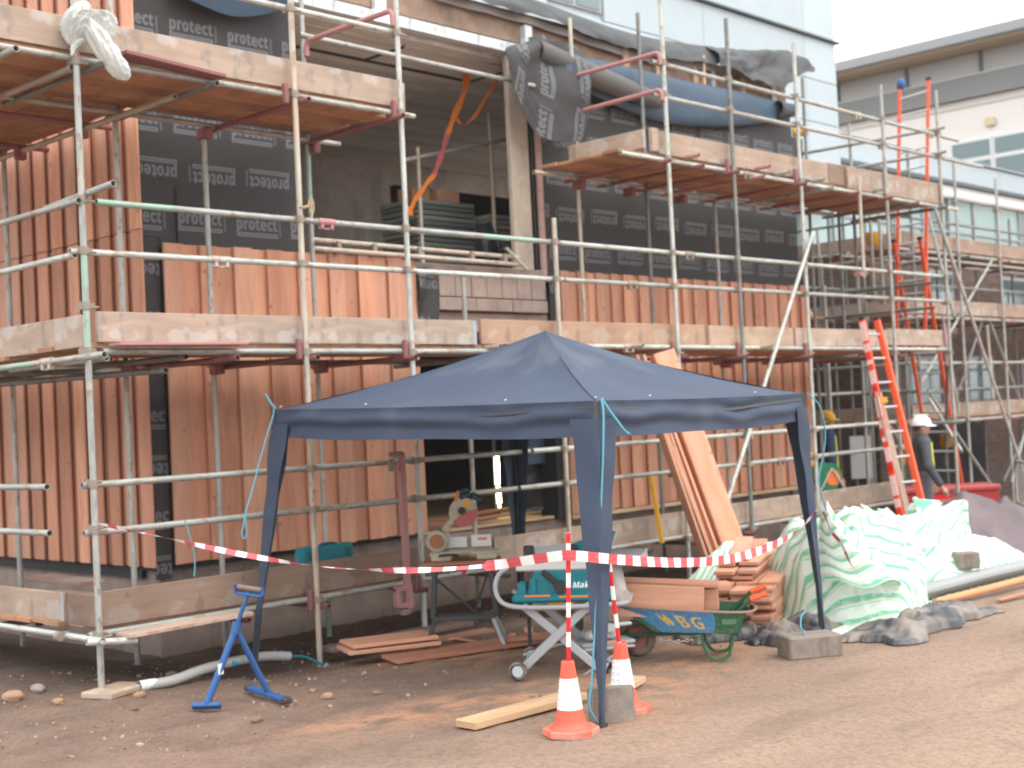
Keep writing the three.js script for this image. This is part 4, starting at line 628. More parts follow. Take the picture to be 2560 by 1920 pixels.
// ---------- traffic cones with striped poles ----------
const coneOrange = mat({ map: dataTex(128, 128, (u, v) => { const n = fbm(u * 6, v * 6, 521, 4, 6, 6); const k = 0.85 + 0.25 * n; return [0.84 * k, 0.10 * k + 0.03 * n, 0.05 * k + 0.03 * n]; }), roughness: 0.55 });
const coneBase = mat({ map: dataTex(128, 128, (u, v) => { const n = sm(0.35, 0.75, fbm(u * 6, v * 6, 525, 4, 6, 6)); return [0.80 - 0.2 * n, 0.14 + 0.12 * n, 0.09 + 0.11 * n]; }), roughness: 0.7 });
const sleeveTex = canvasTex(512, 256, (x, w, h) => { x.fillStyle = '#eef2f0'; x.fillRect(0, 0, w, h); x.strokeStyle = '#9aa3a0'; x.lineWidth = 5; for (let i = 0; i < 12; i++) for (let j = 0; j < 5; j++) { const px = i * 43, py = j * 54 + 14; x.beginPath(); x.moveTo(px, py); x.lineTo(px + 22, py - 6); x.lineTo(px + 30, py + 26); x.stroke(); } });
const coneSleeve = mat({ map: sleeveTex, roughness: 0.35 });
const stripeTex = canvasTex(16, 512, (x, w, h) => { for (let i = 0; i < 12; i++) { x.fillStyle = i % 2 ? '#d81f26' : '#f4efe6'; x.fillRect(0, i * h / 12, w, h / 12 + 1); } });
const stripeM = mat({ map: stripeTex, roughness: 0.5 });
function cone(p, turn, label, poleLabel, lean, dirty) {
  const t = thing('traffic_cone', label, 'traffic cone', [p[0], gh(p[0], p[1]), p[1]], turn, 'traffic cones beside the front gazebo leg');
  const prof = (a) => new THREE.LatheGeometry(a.map(([r, y]) => new THREE.Vector2(r, y)), 32);
  const oct = []; for (let k = 0; k < 8; k++) { const a = (k + 0.5) * Math.PI / 4, r = k % 2 ? 0.155 : 0.155; oct.push(new THREE.Vector2(Math.cos(a) * r, Math.sin(a) * r)); }
  part('base', new THREE.ExtrudeGeometry(new THREE.Shape(oct), { depth: 0.028, bevelEnabled: true, bevelThickness: 0.006, bevelSize: 0.006, bevelSegments: 2 }).rotateX(-Math.PI / 2).translate(0, 0.006, 0), coneBase, t);
  part('body', prof([[0.125, 0.038], [0.115, 0.045], [0.094, 0.06], [0.083, 0.085], [0.072, 0.15], [0.038, 0.40], [0.034, 0.414], [0.026, 0.416], [0.026, 0.3]]), coneOrange, t);
  const sl = prof([[0.0735, 0.145], [0.0505, 0.318]]); part('reflective_sleeve', sl, coneSleeve, t);
  const q = tag(part('striped_pole', rod([0, 0.30, 0], [lean[0], lean[1], lean[2]], 0.013, 12), stripeM, scene, undefined, t.position), poleLabel, 'pole'); q.castShadow = true; return t;
}
cone([5.745, -5.14], 0.35, 'clean orange and white traffic cone in front of the gazebo leg', 'red and white striped pole standing in the front traffic cone', [0.025, 1.13, 0.03]);
cone([6.29, -5.20], 1.1, 'orange traffic cone with a mud stained base behind the gazebo leg', 'red and white striped pole leaning out of the rear traffic cone', [-0.035, 1.17, -0.05]);

// ---------- barrier tape ----------
const tapeTex = canvasTex(512, 32, (x, w, h) => { for (let i = 0; i < 8; i++) { x.fillStyle = i % 2 ? '#d4555c' : '#f3f4f4'; x.fillRect(i * 64, 0, 65, h); } for (let i = 0; i < 300; i++) { x.fillStyle = `rgba(255,255,255,${0.05 + 0.08 * ((i * 37) % 7) / 7})`; x.fillRect((i * 97) % 512, (i * 13) % 32, 30, 1); } });
const tapeM = new THREE.MeshPhysicalMaterial({ map: tapeTex, roughness: 0.35, transmission: 0.0, side: THREE.DoubleSide });
{
  const c = new THREE.CatmullRomCurve3([[4.87, 1.19, -8.68], [4.90, 1.17, -8.55], [5.02, 1.09, -8.05], [5.18, 0.985, -7.4], [5.33, 0.915, -6.75], [5.47, 0.905, -6.15], [5.60, 0.94, -5.6], [5.725, 1.005, -5.10], [5.80, 0.995, -5.075], [6.03, 0.955, -5.06], [6.35, 0.905, -5.10], [6.9, 0.83, -5.20], [7.5, 0.775, -5.30], [8.05, 0.765, -5.40], [8.6, 0.81, -5.48], [8.95, 0.88, -5.53], [9.15, 0.965, -5.56], [9.20, 0.95, -5.53], [9.24, 0.80, -5.49], [9.31, 0.70, -5.45], [9.36, 0.55, -5.41], [9.40, 0.36, -5.31]].map(A));
  const N = 360, g = sheet(N, 3, (u, v) => { const p = c.getPointAt(u), t = c.getTangentAt(u); const L = u * c.getLength();
    const side = V(t.z, 0, -t.x).normalize(); if (side.dot(V(-0.724, 0, 0.689)) < 0) side.negate(); // towards the road
    const tw = u < 0.42 ? 1.1 * Math.sin(u * 30) * sm(0.02, 0.06, u) + 0.5 : u < 0.5 ? 0.5 * (1 - (u - 0.42) / 0.08) : u < 0.82 ? 0.12 * Math.sin(u * 40) : 1.0 * sm(0.82, 0.88, u);
    const w = (u < 0.40 ? 0.038 - 0.014 * Math.sin(u * 20) * Math.sin(u * 20) : u < 0.82 ? 0.06 : 0.04) * (0.3 + 0.7 * Math.min(1, Math.min(u, 1 - u) * 60));
    const up2 = V(0, 1, 0).multiplyScalar(Math.cos(tw)).addScaledVector(side, Math.sin(tw)); p.addScaledVector(up2, (v - 0.5) * w); return [p.x, p.y, p.z, L / 0.72, v]; });
  tag(part('barrier_tape', thick(g, 0.0006), tapeM, scene), 'red and white barrier tape strung from the scaffold past the cone pole to the gazebo', 'barrier tape');
}

// ---------- roller stand ----------
{
  const t = thing('roller_stand', 'blue A-frame roller stand with a scuffed steel roller on the muddy ground', 'roller stand', [5.22, 0, -7.6]);
  const L = (p) => inside(t, p), hub = [5.215, 0.49, -7.585];
  part('front_leg', taper(L([4.99, 0.03, -7.62]), L(hub), 0.024, 0.022, 14), blueM, t); part('rear_leg', taper(L(hub), L([5.44, 0.03, -7.57]), 0.02, 0.022, 14), blueM, t);
  part('foot_bar', boxBetween(L([4.93, 0.02, -7.70]), L([5.05, 0.02, -7.55]), 0.05, 0.032, { c: 0.006 }), blueM, t); part('foot_bar', boxBetween(L([5.50, 0.02, -7.87]), L([5.38, 0.02, -7.29]), 0.05, 0.032, { c: 0.006 }), blueM, t);
  for (const p of [[5.50, 0.02, -7.87], [5.38, 0.02, -7.29]]) part('foot_cap', cbox(0.06, 0.04, 0.06, { c: 0.01 }), darkSteel, t, undefined, L(p));
  part('collar', rod(L([5.205, 0.455, -7.588]), L([5.225, 0.53, -7.578]), 0.03, 14), blueM, t); part('post', rod(L(hub), L([5.28, 0.735, -7.51]), 0.015, 12), blueM, t);
  part('yoke', boxBetween(L([5.225, 0.735, -7.57]), L([5.335, 0.705, -7.45]), 0.012, 0.05, { c: 0.003 }), blueM, t); for (const p of [[5.222, 0.755, -7.573], [5.338, 0.725, -7.447]]) part('yoke', boxBetween(L([p[0], p[1] - 0.03, p[2]]), L([p[0], p[1] + 0.025, p[2]]), 0.03, 0.006, { c: 0.001 }), blueM, t);
  part('roller', rod(L([5.228, 0.762, -7.567]), L([5.332, 0.732, -7.453]), 0.021, 16), mat({ color: lin(0.2, 0.14, 0.11), roughness: 0.5, metalness: 0.3 }), t);
  part('clamp_knob', cbox(0.03, 0.03, 0.05, { c: 0.008 }), tealM, t, undefined, L([5.19, 0.27, -7.57])); part('label', cbox(0.04, 0.07, 0.003, { c: 0 }), whiteM, t, undefined, L([5.085, 0.245, -7.585]));
}
// lagged hose
{
  const t = thing('lagged_hose', 'grey foam lagged hose lying in a curve with a teal hose end by the scaffold', 'hose', [5.8, 0, -8.9]);
  const I = (a) => a.map((p) => inside(t, [p[0], gh(p[0], p[2]) + p[1], p[2]]));
  part('foam_sleeve', cable(I([[5.10, 0.03, -8.60], [5.35, 0.05, -8.62], [5.7, 0.09, -8.72], [6.05, 0.13, -8.82], [6.35, 0.15, -8.86], [6.55, 0.12, -8.80]]), 0.037, 60, 14), greyPanel, t);
  part('hose_end', cable(I([[6.53, 0.12, -8.80], [6.64, 0.10, -8.74], [6.70, 0.05, -8.66], [6.72, 0.01, -8.58]]), 0.011, 24, 8), tealM, t);
  part('hose_fitting', rod(inside(t, [6.72, gh(6.72, -8.58), -8.58]), inside(t, [6.725, gh(6.72, -8.58) + 0.03, -8.56]), 0.014, 10), alu, t);
  part('taped_end', cable(I([[5.08, 0.028, -8.6], [5.16, 0.035, -8.605], [5.22, 0.04, -8.61]]), 0.039, 10, 14), whiteM, t);
}

// ---------- boards on the ground ----------
const loose = (label, a, b, w, h, m, group) => { const p = A(a), q = A(b), d = q.clone().sub(p); const o = part('loose_board', woodBox(d.length(), h, w, 0, 0.005), m, scene, label, p.clone().lerp(q, 0.5)); o.rotation.set(0, Math.atan2(-d.z, d.x), Math.atan2(d.y, Math.hypot(d.x, d.z))); o.rotation.order = 'YXZ'; o.userData.category = 'board'; if (group) o.userData.group = group; return o; };
loose('pale rough plank lying on the road left of the front cone', [5.48, 0.03, -5.72], [6.45, 0.03, -5.70], 0.17, 0.045, mat({ map: rawT.map, bumpMap: rawT.bump, bumpScale: 0.003, color: lin(0.95, 0.9, 0.86) }));
loose('pale board end lying on the ground right of the rear cone', [6.55, 0.04, -5.52], [7.0, 0.04, -5.68], 0.16, 0.04, raw);
loose('upper of two cedar boards lying on the ground in front of the dark bench', [6.70, 0.10, -8.28], [7.35, 0.10, -8.02], 0.36, 0.03, cedar[3]);
loose('lower of two cedar boards lying on the ground in front of the dark bench', [6.68, 0.055, -8.30], [7.36, 0.055, -8.00], 0.37, 0.032, cedar[0]);
loose('long dull board lying behind the pair of cedar boards', [6.85, 0.0, -8.72], [8.3, 0.02, -8.58], 0.2, 0.04, boardWorn[0]);
loose('broad dusty board flat under the dark bench', [6.8, 0.0, -7.9], [8.35, 0.015, -7.35], 0.34, 0.03, cedarDark[1]);
loose('thin cedar offcut flat in the sawdust under the bench', [7.25, -0.015, -8.35], [8.1, 0.02, -8.1], 0.16, 0.025, cedar[1]);
[[7.9, -7.7, 0.3], [8.05, -7.55, 1.2], [7.8, -7.4, 2.2], [8.2, -7.75, 0.8], [8.3, -7.4, 2.8], [7.6, -7.9, 0.1], [8.1, -7.25, 1.9]].forEach(([x, z, a], i) => { const o = part('offcut', woodBox(0.2 + 0.05 * (i % 3), 0.024, 0.05 + 0.02 * (i % 2), 0), cedar[i % 4], scene, `${['short', 'narrow', 'tilted', 'flat', 'farthest', 'nearest', 'outer'][i]} cedar offcut in the heap of scraps under the table saw`, [x, gh(x, z) + 0.03 + 0.02 * (i % 3), z]); o.rotation.set(0.2 * Math.sin(i), a, 0.3 * Math.cos(i * 2)); o.userData.category = 'offcut'; o.userData.group = 'cedar offcuts under the table saw'; });

// concrete blocks and slab
const blk = (name, label, w, h, d, p, turn, tilt = 0) => { const o = part(name, cbox(w, h, d, { c: 0.012, ou: rr(0, 3) }), block, scene, label, p); o.rotation.set(tilt, turn, 0, 'YXZ'); o.userData.category = name.replace('_', ' '); return o; };
blk('paving_slab', 'square grey concrete slab leaning on edge against the front gazebo leg', 0.27, 0.22, 0.06, [6.06, 0.105, -5.10], -0.81, -0.1);
blk('concrete_block', 'grey concrete block weighing down the right gazebo leg', 0.40, 0.16, 0.24, [8.43, 0.075, -5.23], -0.60);
blk('concrete_block', 'small brown concrete block set on the green striped sheeting', 0.21, 0.15, 0.17, [11.98, 0.27, -5.72], -0.75);

// ---------- workbench with mitre saw ----------
{
  const c = V(7.58, 0, -7.86), ax = V(0.69, 0, 0.724), ay = V(0.724, 0, -0.689); // along the bench, and away from the road
  const t = thing('folding_workbench', 'dark folding workbench with splayed steel legs carrying the mitre saw', 'workbench', [c.x, 0, c.z], Math.atan2(-ax.z, ax.x));
  const g0 = gh(c.x, c.z);
  for (const s of [-0.09, 0.09]) part('top_board', woodBox(0.62, 0.03, 0.13, 0).translate(0, 0.66, s), cedarDark[0], t);
  part('top_rail', merge([cbox(0.5, 0.04, 0.03, {}).translate(0, 0.62, 0.1), cbox(0.5, 0.04, 0.03, {}).translate(0, 0.62, -0.1), cbox(0.03, 0.04, 0.34, {}).translate(-0.22, 0.622, 0), cbox(0.03, 0.04, 0.34, {}).translate(0.22, 0.622, 0)]), blackM, t);
  for (const [sx, sz] of [[-1, 1], [1, 1], [-1, -1], [1, -1]]) { part('leg', boxBetween([sx * 0.22, 0.61, sz * 0.12], [sx * 0.25, 0.23, sz * 0.12], 0.035, 0.025, { c: 0.004 }), darkSteel, t); part('lower_leg', boxBetween([sx * 0.22, 0.24, sz * 0.13], [sx * 0.33, g0 + 0.01, sz * 0.24], 0.03, 0.03, { c: 0.004 }), sx > 0 ? greyPaint : blackM, t); part('foot', cbox(0.06, 0.03, 0.06, { c: 0.01 }).translate(sx * 0.335, g0 + 0.015, sz * 0.245), sx > 0 ? greyPaint : blackM, t); }
  part('step_plate', merge([cbox(0.46, 0.025, 0.16, { c: 0.008 }).translate(0.02, 0.235, 0.05), cbox(0.5, 0.04, 0.03, {}).translate(0, 0.23, 0.14)]), darkSteel, t);
  part('brace', merge([boxBetween([-0.23, 0.56, 0.11], [0.1, 0.26, 0.11], 0.02, 0.012), boxBetween([0.2, 0.56, 0.1], [0.08, 0.26, 0.1], 0.02, 0.012)]), blackM, t);
  part('vice_knob', rod([0.02, 0.6, 0.19], [0.02, 0.6, 0.22], 0.02, 10), redM, t);
  const m = thing('mitre_saw', 'dusty cream mitre saw with red blade guard and dark green handle on the bench', 'mitre saw', [c.x, 0.678, c.z], t.rotation.y);
  const D = (g, x, y, z) => g.translate(x, y, z);
  part('base', merge([D(cbox(0.56, 0.035, 0.17, { c: 0.012 }), 0.03, 0.055, 0.02), D(cbox(0.16, 0.05, 0.03, { c: 0.01 }), -0.16, 0.025, 0.1), D(cbox(0.16, 0.05, 0.03, { c: 0.01 }), 0.2, 0.025, 0.1), D(cbox(0.14, 0.05, 0.03, { c: 0.01 }), 0, 0.025, -0.06)]), cream, m);
  part('turntable', rod([0, 0.06, 0.03], [0, 0.085, 0.03], 0.11, 24), cream, m); part('arc_handle', D(new THREE.TorusGeometry(0.07, 0.01, 8, 20, Math.PI).rotateX(Math.PI / 2.3), -0.1, 0.045, 0.14), blackM, m);
  part('fence', merge([D(cbox(0.17, 0.085, 0.02, { c: 0.004 }), -0.04, 0.135, -0.02), D(cbox(0.16, 0.095, 0.02, { c: 0.004 }), 0.16, 0.14, -0.02)]), whiteM, m);
  part('fence_label', D(cbox(0.07, 0.02, 0.004, { c: 0 }), 0.17, 0.155, -0.008), orangeM, m);
  part('motor', rod([-0.19, 0.16, 0.10], [-0.17, 0.17, -0.1], 0.085, 24), cream, m); part('motor_cap', rod([-0.193, 0.16, 0.125], [-0.19, 0.16, 0.10], 0.055, 20), mat({ color: lin(0.30, 0.12, 0.05), roughness: 0.5, metalness: 0.3 }), m);
  part('swing_arm', merge([boxBetween([-0.16, 0.2, -0.02], [-0.03, 0.34, 0], 0.06, 0.05, { c: 0.01 }), boxBetween([-0.1, 0.28, 0.04], [0.0, 0.36, 0.04], 0.05, 0.05, { c: 0.01 })]), cream, m);
  part('blade_cover', merge([rod([0.03, 0.38, 0.03], [0.03, 0.38, 0.07], 0.115, 32)]), cream, m); part('blade_guard', new THREE.CylinderGeometry(0.112, 0.112, 0.05, 24, 1, false, -0.9, 2.7).rotateX(Math.PI / 2).translate(0.033, 0.375, 0.055), mat({ color: lin(0.42, 0.10, 0.10), roughness: 0.5 }), m);
  part('blade_hub', rod([0.02, 0.39, 0.07], [0.02, 0.39, 0.085], 0.03, 16), blackM, m); part('warning_sticker', cbox(0.055, 0.05, 0.003, { c: 0 }).translate(0.06, 0.44, 0.072), yellowM, m);
  part('handle', merge([boxBetween([0.0, 0.49, 0.05], [0.1, 0.52, 0.04], 0.05, 0.06, { c: 0.015 }), boxBetween([0.1, 0.52, 0.04], [0.18, 0.46, 0.04], 0.05, 0.045, { c: 0.015 }), boxBetween([0.0, 0.53, 0.05], [0.08, 0.56, 0.05], 0.04, 0.035, { c: 0.012 })]), mat({ color: lin(0.01, 0.05, 0.05), roughness: 0.5 }), m); part('handle_trim', boxBetween([-0.03, 0.46, 0.06], [0.0, 0.55, 0.06], 0.03, 0.02, { c: 0.005 }), orangeM, m);
}
// ---------- table saw on wheeled stand ----------
{
  const t = thing('table_saw', 'teal table saw on a grey cross legged wheeled stand under the gazebo', 'table saw', [7.12, 0, -6.36], -0.98);
  const a = (n, g, m, p, l) => part(n, g, m, t, l, p), bx = (w, h, d, x, y, z, c = 0.008) => cbox(w, h, d, { c }).translate(x, y, z);
  a('table_top', merge([bx(0.52, 0.07, 0.46, -0.05, 0.765, -0.02, 0.01)]), mat({ color: lin(0.60, 0.61, 0.60), roughness: 0.45, bumpMap: grime, bumpScale: 0.001 })); a('side_table', merge([bx(0.34, 0.02, 0.44, 0.40, 0.81, -0.02), bx(0.34, 0.03, 0.02, 0.40, 0.775, 0.18), bx(0.02, 0.06, 0.4, 0.56, 0.78, -0.02)]), alu);
  a('fence', boxBetween([-0.20, 0.845, 0.12], [0.16, 0.865, -0.16], 0.05, 0.06, { c: 0.006 }), greyPaint); a('fence_clamp', bx(0.07, 0.08, 0.06, -0.22, 0.86, 0.15), blackM);
  a('blade_guard', (() => { const s = new THREE.Shape([[0, 0], [0.30, 0.02], [0.34, 0.13], [0.28, 0.135], [0.06, 0.06]].map((p) => new THREE.Vector2(...p))); return new THREE.ExtrudeGeometry(s, { depth: 0.035, bevelEnabled: true, bevelSize: 0.004, bevelThickness: 0.004, bevelSegments: 1 }).translate(0.02, 0.825, -0.10); })(), tealM); a('guard_knob', rod([0.06, 0.85, -0.05], [0.06, 0.85, -0.02], 0.035, 14), blackM); a('blade_insert', bx(0.2, 0.006, 0.06, 0.16, 0.823, 0.05, 0.001), redM);
  a('body', (() => { const s = new THREE.Shape([[-0.24, 0], [0.28, 0], [0.24, 0.16], [-0.17, 0.16]].map((p) => new THREE.Vector2(...p))); return new THREE.ExtrudeGeometry(s, { depth: 0.40, bevelEnabled: true, bevelSize: 0.012, bevelThickness: 0.012, bevelSegments: 2 }).translate(0, 0.56, -0.20); })(), tealM);
  a('base_tray', merge([bx(0.72, 0.06, 0.50, 0.02, 0.545, 0, 0.02), bx(0.06, 0.11, 0.10, -0.27, 0.60, 0.18), bx(0.05, 0.12, 0.06, -0.19, 0.62, 0.2)]), tealM); a('tray_stripe', merge([bx(0.18, 0.014, 0.006, -0.16, 0.565, 0.252, 0.002), bx(0.3, 0.014, 0.006, 0.14, 0.555, 0.252, 0.002)]), orangeM);
  a('hand_wheel', merge([rod([0.0, 0.62, 0.215], [0.0, 0.62, 0.25], 0.045, 18), boxBetween([-0.12, 0.73, 0.225], [0.0, 0.62, 0.235], 0.04, 0.03, { c: 0.008 })]), blackM); a('tilt_knob', rod([0.30, 0.545, 0.2], [0.30, 0.545, 0.25], 0.03, 14), blackM);
  a('dust_port', merge([rod([0.36, 0.72, 0.05], [0.40, 0.56, 0.16], 0.05, 16), rod([0.36, 0.55, 0.17], [0.44, 0.53, 0.22], 0.055, 16)]), mat({ color: lin(0.42, 0.38, 0.35), roughness: 0.6 }));
  const mk = canvasTex(512, 160, (x, w, h) => { x.fillStyle = '#05707f'; x.fillRect(0, 0, w, h); x.fillStyle = '#f2f5f5'; x.font = 'italic bold 128px sans-serif'; x.textAlign = 'center'; x.fillText('Makita', w / 2, 122, 480); });
  a('logo_plate', new THREE.PlaneGeometry(0.22, 0.07), mat({ map: mk, roughness: 0.5 }), [0.17, 0.628, 0.2135]);
  a('frame', merge([cable([[-0.36, 0.76, 0.22], [-0.42, 0.72, 0.23], [-0.45, 0.63, 0.24], [-0.42, 0.54, 0.25], [-0.34, 0.50, 0.255], [0.4, 0.50, 0.255], [0.44, 0.50, 0.2], [0.44, 0.50, -0.2]], 0.017, 60, 10), cable([[-0.42, 0.54, -0.25], [-0.34, 0.50, -0.255], [0.4, 0.50, -0.255]], 0.017, 30, 10)]), greyPaint);
  const lg = (x0, y0, x1, y1, z) => boxBetween([x0, y0, z], [x1, y1, z], 0.055, 0.024, { c: 0.005 });
  for (const z of [0.215, -0.215]) { a('leg', lg(-0.27, 0.50, 0.27, 0.03, z), greyPaint); a('leg', lg(0.20, 0.50, -0.30, 0.055, z + 0.028), greyPaint); }
  a('cross_bar', merge([rod([0.27, 0.05, -0.22], [0.27, 0.05, 0.22], 0.012), rod([-0.31, 0.07, -0.3], [-0.31, 0.07, 0.3], 0.012), rod([-0.30, 0.14, 0.1], [0.16, 0.22, -0.2], 0.01)]), greyPaint);
  for (const z of [0.30, -0.30]) { const w = a('wheel', new THREE.TorusGeometry(0.048, 0.018, 10, 24), rubber, [-0.31, 0.065, z]); part('hub', rod([0, 0, -0.015], [0, 0, 0.015], 0.038, 18), mat({ color: lin(0.45, 0.55, 0.58), roughness: 0.4 }), w); }
  for (const x of [0.20, 0.36]) a('foot', rod([0.27, 0.03, x - 0.28], [0.27, 0.0, x - 0.28], 0.018, 10), blackM);
}
{ // second small machine on the ground right of the front leg
  const t = thing('chop_saw', 'grey and teal power saw with its cable lying behind the front gazebo leg', 'power saw', [7.30, 0.06, -6.20], -0.5); t.scale.setScalar(0.8);
  part('stand', merge([cbox(0.5, 0.02, 0.3, { c: 0.004 }).translate(0, 0.13, 0), boxBetween([-0.2, 0.13, 0.1], [0.25, -0.1, 0.1], 0.02, 0.02), boxBetween([0.2, 0.13, 0.1], [-0.25, -0.1, 0.1], 0.02, 0.02), boxBetween([-0.2, 0.13, -0.1], [0.25, -0.1, -0.1], 0.02, 0.02)]), greyPaint, t);
  part('base_plate', merge([cbox(0.5, 0.03, 0.24, { c: 0.008 }).translate(0.02, 0.165, 0), cbox(0.40, 0.015, 0.22, { c: 0.004 }).translate(0, 0.145, 0)]), greyPaint, t); part('housing', merge([cbox(0.3, 0.09, 0.16, { c: 0.025 }).translate(-0.02, 0.24, 0), rod([0.05, 0.28, -0.08], [0.05, 0.28, 0.08], 0.055, 18), cbox(0.26, 0.03, 0.06, { c: 0.012 }).translate(0.14, 0.31, 0.03)]), alu, t); part('grip', boxBetween([0.02, 0.33, 0.03], [0.24, 0.30, 0.03], 0.03, 0.035, { c: 0.01 }), blackM, t); part('trim_strip', cbox(0.3, 0.012, 0.01, { c: 0.002 }).translate(0.03, 0.172, 0.122), orangeM, t);
}
{ const t = thing('tool_box', 'small yellow tool box on the ground behind the table saw legs', 'tool box', [7.85, -0.06, -7.15], -0.75); part('box', cbox(0.3, 0.15, 0.2, { c: 0.015 }).translate(0, 0.42, 0), yellowM, t); part('opening', cbox(0.07, 0.05, 0.01, { c: 0.004 }).translate(-0.02, 0.44, 0.102), blackM, t); part('shelf', merge([cbox(0.5, 0.03, 0.4, { c: 0.004 }).translate(0, 0.33, 0), cbox(0.03, 0.34, 0.03, {}).translate(-0.2, 0.16, 0.15), cbox(0.03, 0.34, 0.03, {}).translate(0.2, 0.16, 0.15), cbox(0.03, 0.34, 0.03, {}).translate(0.2, 0.16, -0.15)]), darkSteel, t); }
{ const t = thing('tool_case', 'teal plastic tool case standing on the lowest scaffold deck behind its toe board', 'tool case', [7.08, 0.47, -8.98]); part('shell', cbox(0.56, 0.34, 0.12, { c: 0.03 }).translate(0, 0.17, 0), tealM, t); part('handle', merge([cbox(0.14, 0.02, 0.03, { c: 0.006 }).translate(0.02, 0.35, 0.02), cbox(0.02, 0.03, 0.03, { c: 0.004 }).translate(-0.06, 0.335, 0.02), cbox(0.02, 0.03, 0.03, { c: 0.004 }).translate(0.1, 0.335, 0.02)]), mat({ color: lin(0, 0.09, 0.11), roughness: 0.5 }), t); part('seam', cbox(0.565, 0.006, 0.125, { c: 0.002 }).translate(0, 0.2, 0), mat({ color: lin(0, 0.09, 0.11), roughness: 0.5 }), t); for (const x of [-0.18, 0.2]) part('latch', cbox(0.05, 0.06, 0.015, { c: 0.004 }).translate(x, 0.27, 0.064), mat({ color: lin(0, 0.09, 0.11), roughness: 0.5 }), t); }

// ---------- wheelbarrow with boards ----------
{
  const g0 = gh(7.85, -6.1), turn = -0.98;
  const t = thing('wheelbarrow', 'battered green and blue wheelbarrow with yellow letters and orange grips, loaded with boards', 'wheelbarrow', [7.72, g0 + 0.02, -6.20], turn); t.scale.setScalar(1.02);
  const top = [[-0.16, 0.40, -0.17], [-0.16, 0.40, 0.17], [0.76, 0.335, 0.215], [0.76, 0.335, -0.215]], bot = [[0.12, 0.195, -0.15], [0.12, 0.195, 0.15], [0.70, 0.18, 0.19], [0.70, 0.18, -0.19]];
  const quad = (a, b, c, d, n = 8) => sheet(n, n, (u, v) => { const p = A(a).lerp(A(b), u), q = A(d).lerp(A(c), u); const r = p.lerp(q, v); r.y -= 0.02 * Math.sin(Math.PI * u) * (1 - v); return [r.x, r.y, r.z, u, 1 - v]; });
  const nbg = canvasTex(1024, 256, (x, w, h) => {
    x.fillStyle = '#1f5c3c'; x.fillRect(0, 0, w, h); x.fillStyle = '#3a82b6'; x.beginPath(); x.moveTo(70, 0); x.lineTo(760, 0); x.quadraticCurveTo(800, 120, 720, h); x.lineTo(100, h); x.closePath(); x.fill();
    x.fillStyle = '#d3b05a'; x.font = 'bold 190px sans-serif'; x.save(); x.translate(400, 196); x.rotate(0.06); x.fillText('B', 0, 0, 115); x.fillText('G', 130, 0, 130); x.restore();
    x.font = 'bold 165px sans-serif'; x.fillText('H', 265, 170, 100); x.fillRect(272, 95, 90, 58); x.fillRect(282, 60, 16, 120); x.fillRect(320, 70, 18, 110);
    const r = rng(61); for (let i = 0; i < 1400; i++) { const a = r(); x.fillStyle = a < 0.5 ? 'rgba(150,120,95,0.22)' : a < 0.75 ? 'rgba(20,30,25,0.25)' : 'rgba(170,190,170,0.22)'; const s = 2 + r() * 9; x.fillRect(r() * w, r() * h, s * 2, s); }
    x.fillStyle = 'rgba(120,150,125,0.7)'; x.fillRect(830, 90, 130, 60); x.fillStyle = 'rgba(140,110,90,0.5)'; for (let i = 0; i < 60; i++) x.fillRect(r() * w, 200 + r() * 56, 40, 8); });
  part('tray_side', thick(quad(top[1], top[2], bot[2], bot[1], 14), 0.003), mat({ map: nbg, roughness: 0.5 }), t, 'near tray side lettered HBG'); part('tray', thick(merge([quad(top[3], top[0], bot[0], bot[3]), quad(top[0], top[1], bot[1], bot[0]), quad(top[2], top[3], bot[3], bot[2]), quad(bot[0], bot[1], bot[2], bot[3])]), 0.003), greenM, t);
  part('rim', cable([...top, top[0]].map((p) => [p[0], p[1] - 0.006, p[2]]), 0.009, 80, 8), mat({ color: lin(0.30, 0.2, 0.15), roughness: 0.7 }), t);
  for (const s of [-1, 1]) { part('handle', cable([[-0.18, 0.16, s * 0.05], [0.1, 0.17, s * 0.09], [0.45, 0.185, s * 0.14], [0.58, 0.22, s * 0.16], [0.70, 0.33, s * 0.185], [0.80, 0.42, s * 0.19]], 0.013, 50, 10), mat({ color: lin(0.015, 0.09, 0.03), roughness: 0.5 }), t); part('grip', rod([0.79, 0.412, s * 0.19], [0.90, 0.45, s * 0.19], 0.019, 12), mat({ color: lin(0.85, 0.13, 0.04), roughness: 0.5 }), t);
    part('leg', cable([[0.44, 0.19, s * 0.14], [0.46, 0.08, s * 0.145], [0.5, 0.015, s * 0.15], [0.56, 0.0, s * 0.15], [0.62, 0.02, s * 0.15], [0.645, 0.1, s * 0.15], [0.66, 0.2, s * 0.15]], 0.012, 40, 8), greenM, t); part('fork', boxBetween([0.02, 0.165, s * 0.06], [-0.2, 0.155, s * 0.05], 0.02, 0.03, { c: 0.003 }), mat({ color: lin(0.1, 0.075, 0.06), roughness: 0.7 }), t); }
  const w = part('wheel', new THREE.TorusGeometry(0.10, 0.034, 12, 32), rubber, t, undefined, [-0.02, 0.132, 0]); part('rim', rod([0, 0, -0.02], [0, 0, 0.02], 0.085, 24), mat({ color: lin(0.32, 0.12, 0.09), roughness: 0.7 }), w); part('hub', rod([0, 0, -0.045], [0, 0, 0.045], 0.022, 12), mat({ color: lin(0.03, 0.06, 0.1), roughness: 0.6 }), w);
  part('chain', merge(Array.from({ length: 8 }, (_, i) => new THREE.TorusGeometry(0.012, 0.0045, 6, 10).rotateX(i % 2 ? 1.5 : 0.2).translate(0.16 + i * 0.03, 0.135 - 0.01 * Math.sin(i * 0.45), 0.14))), alu, t);
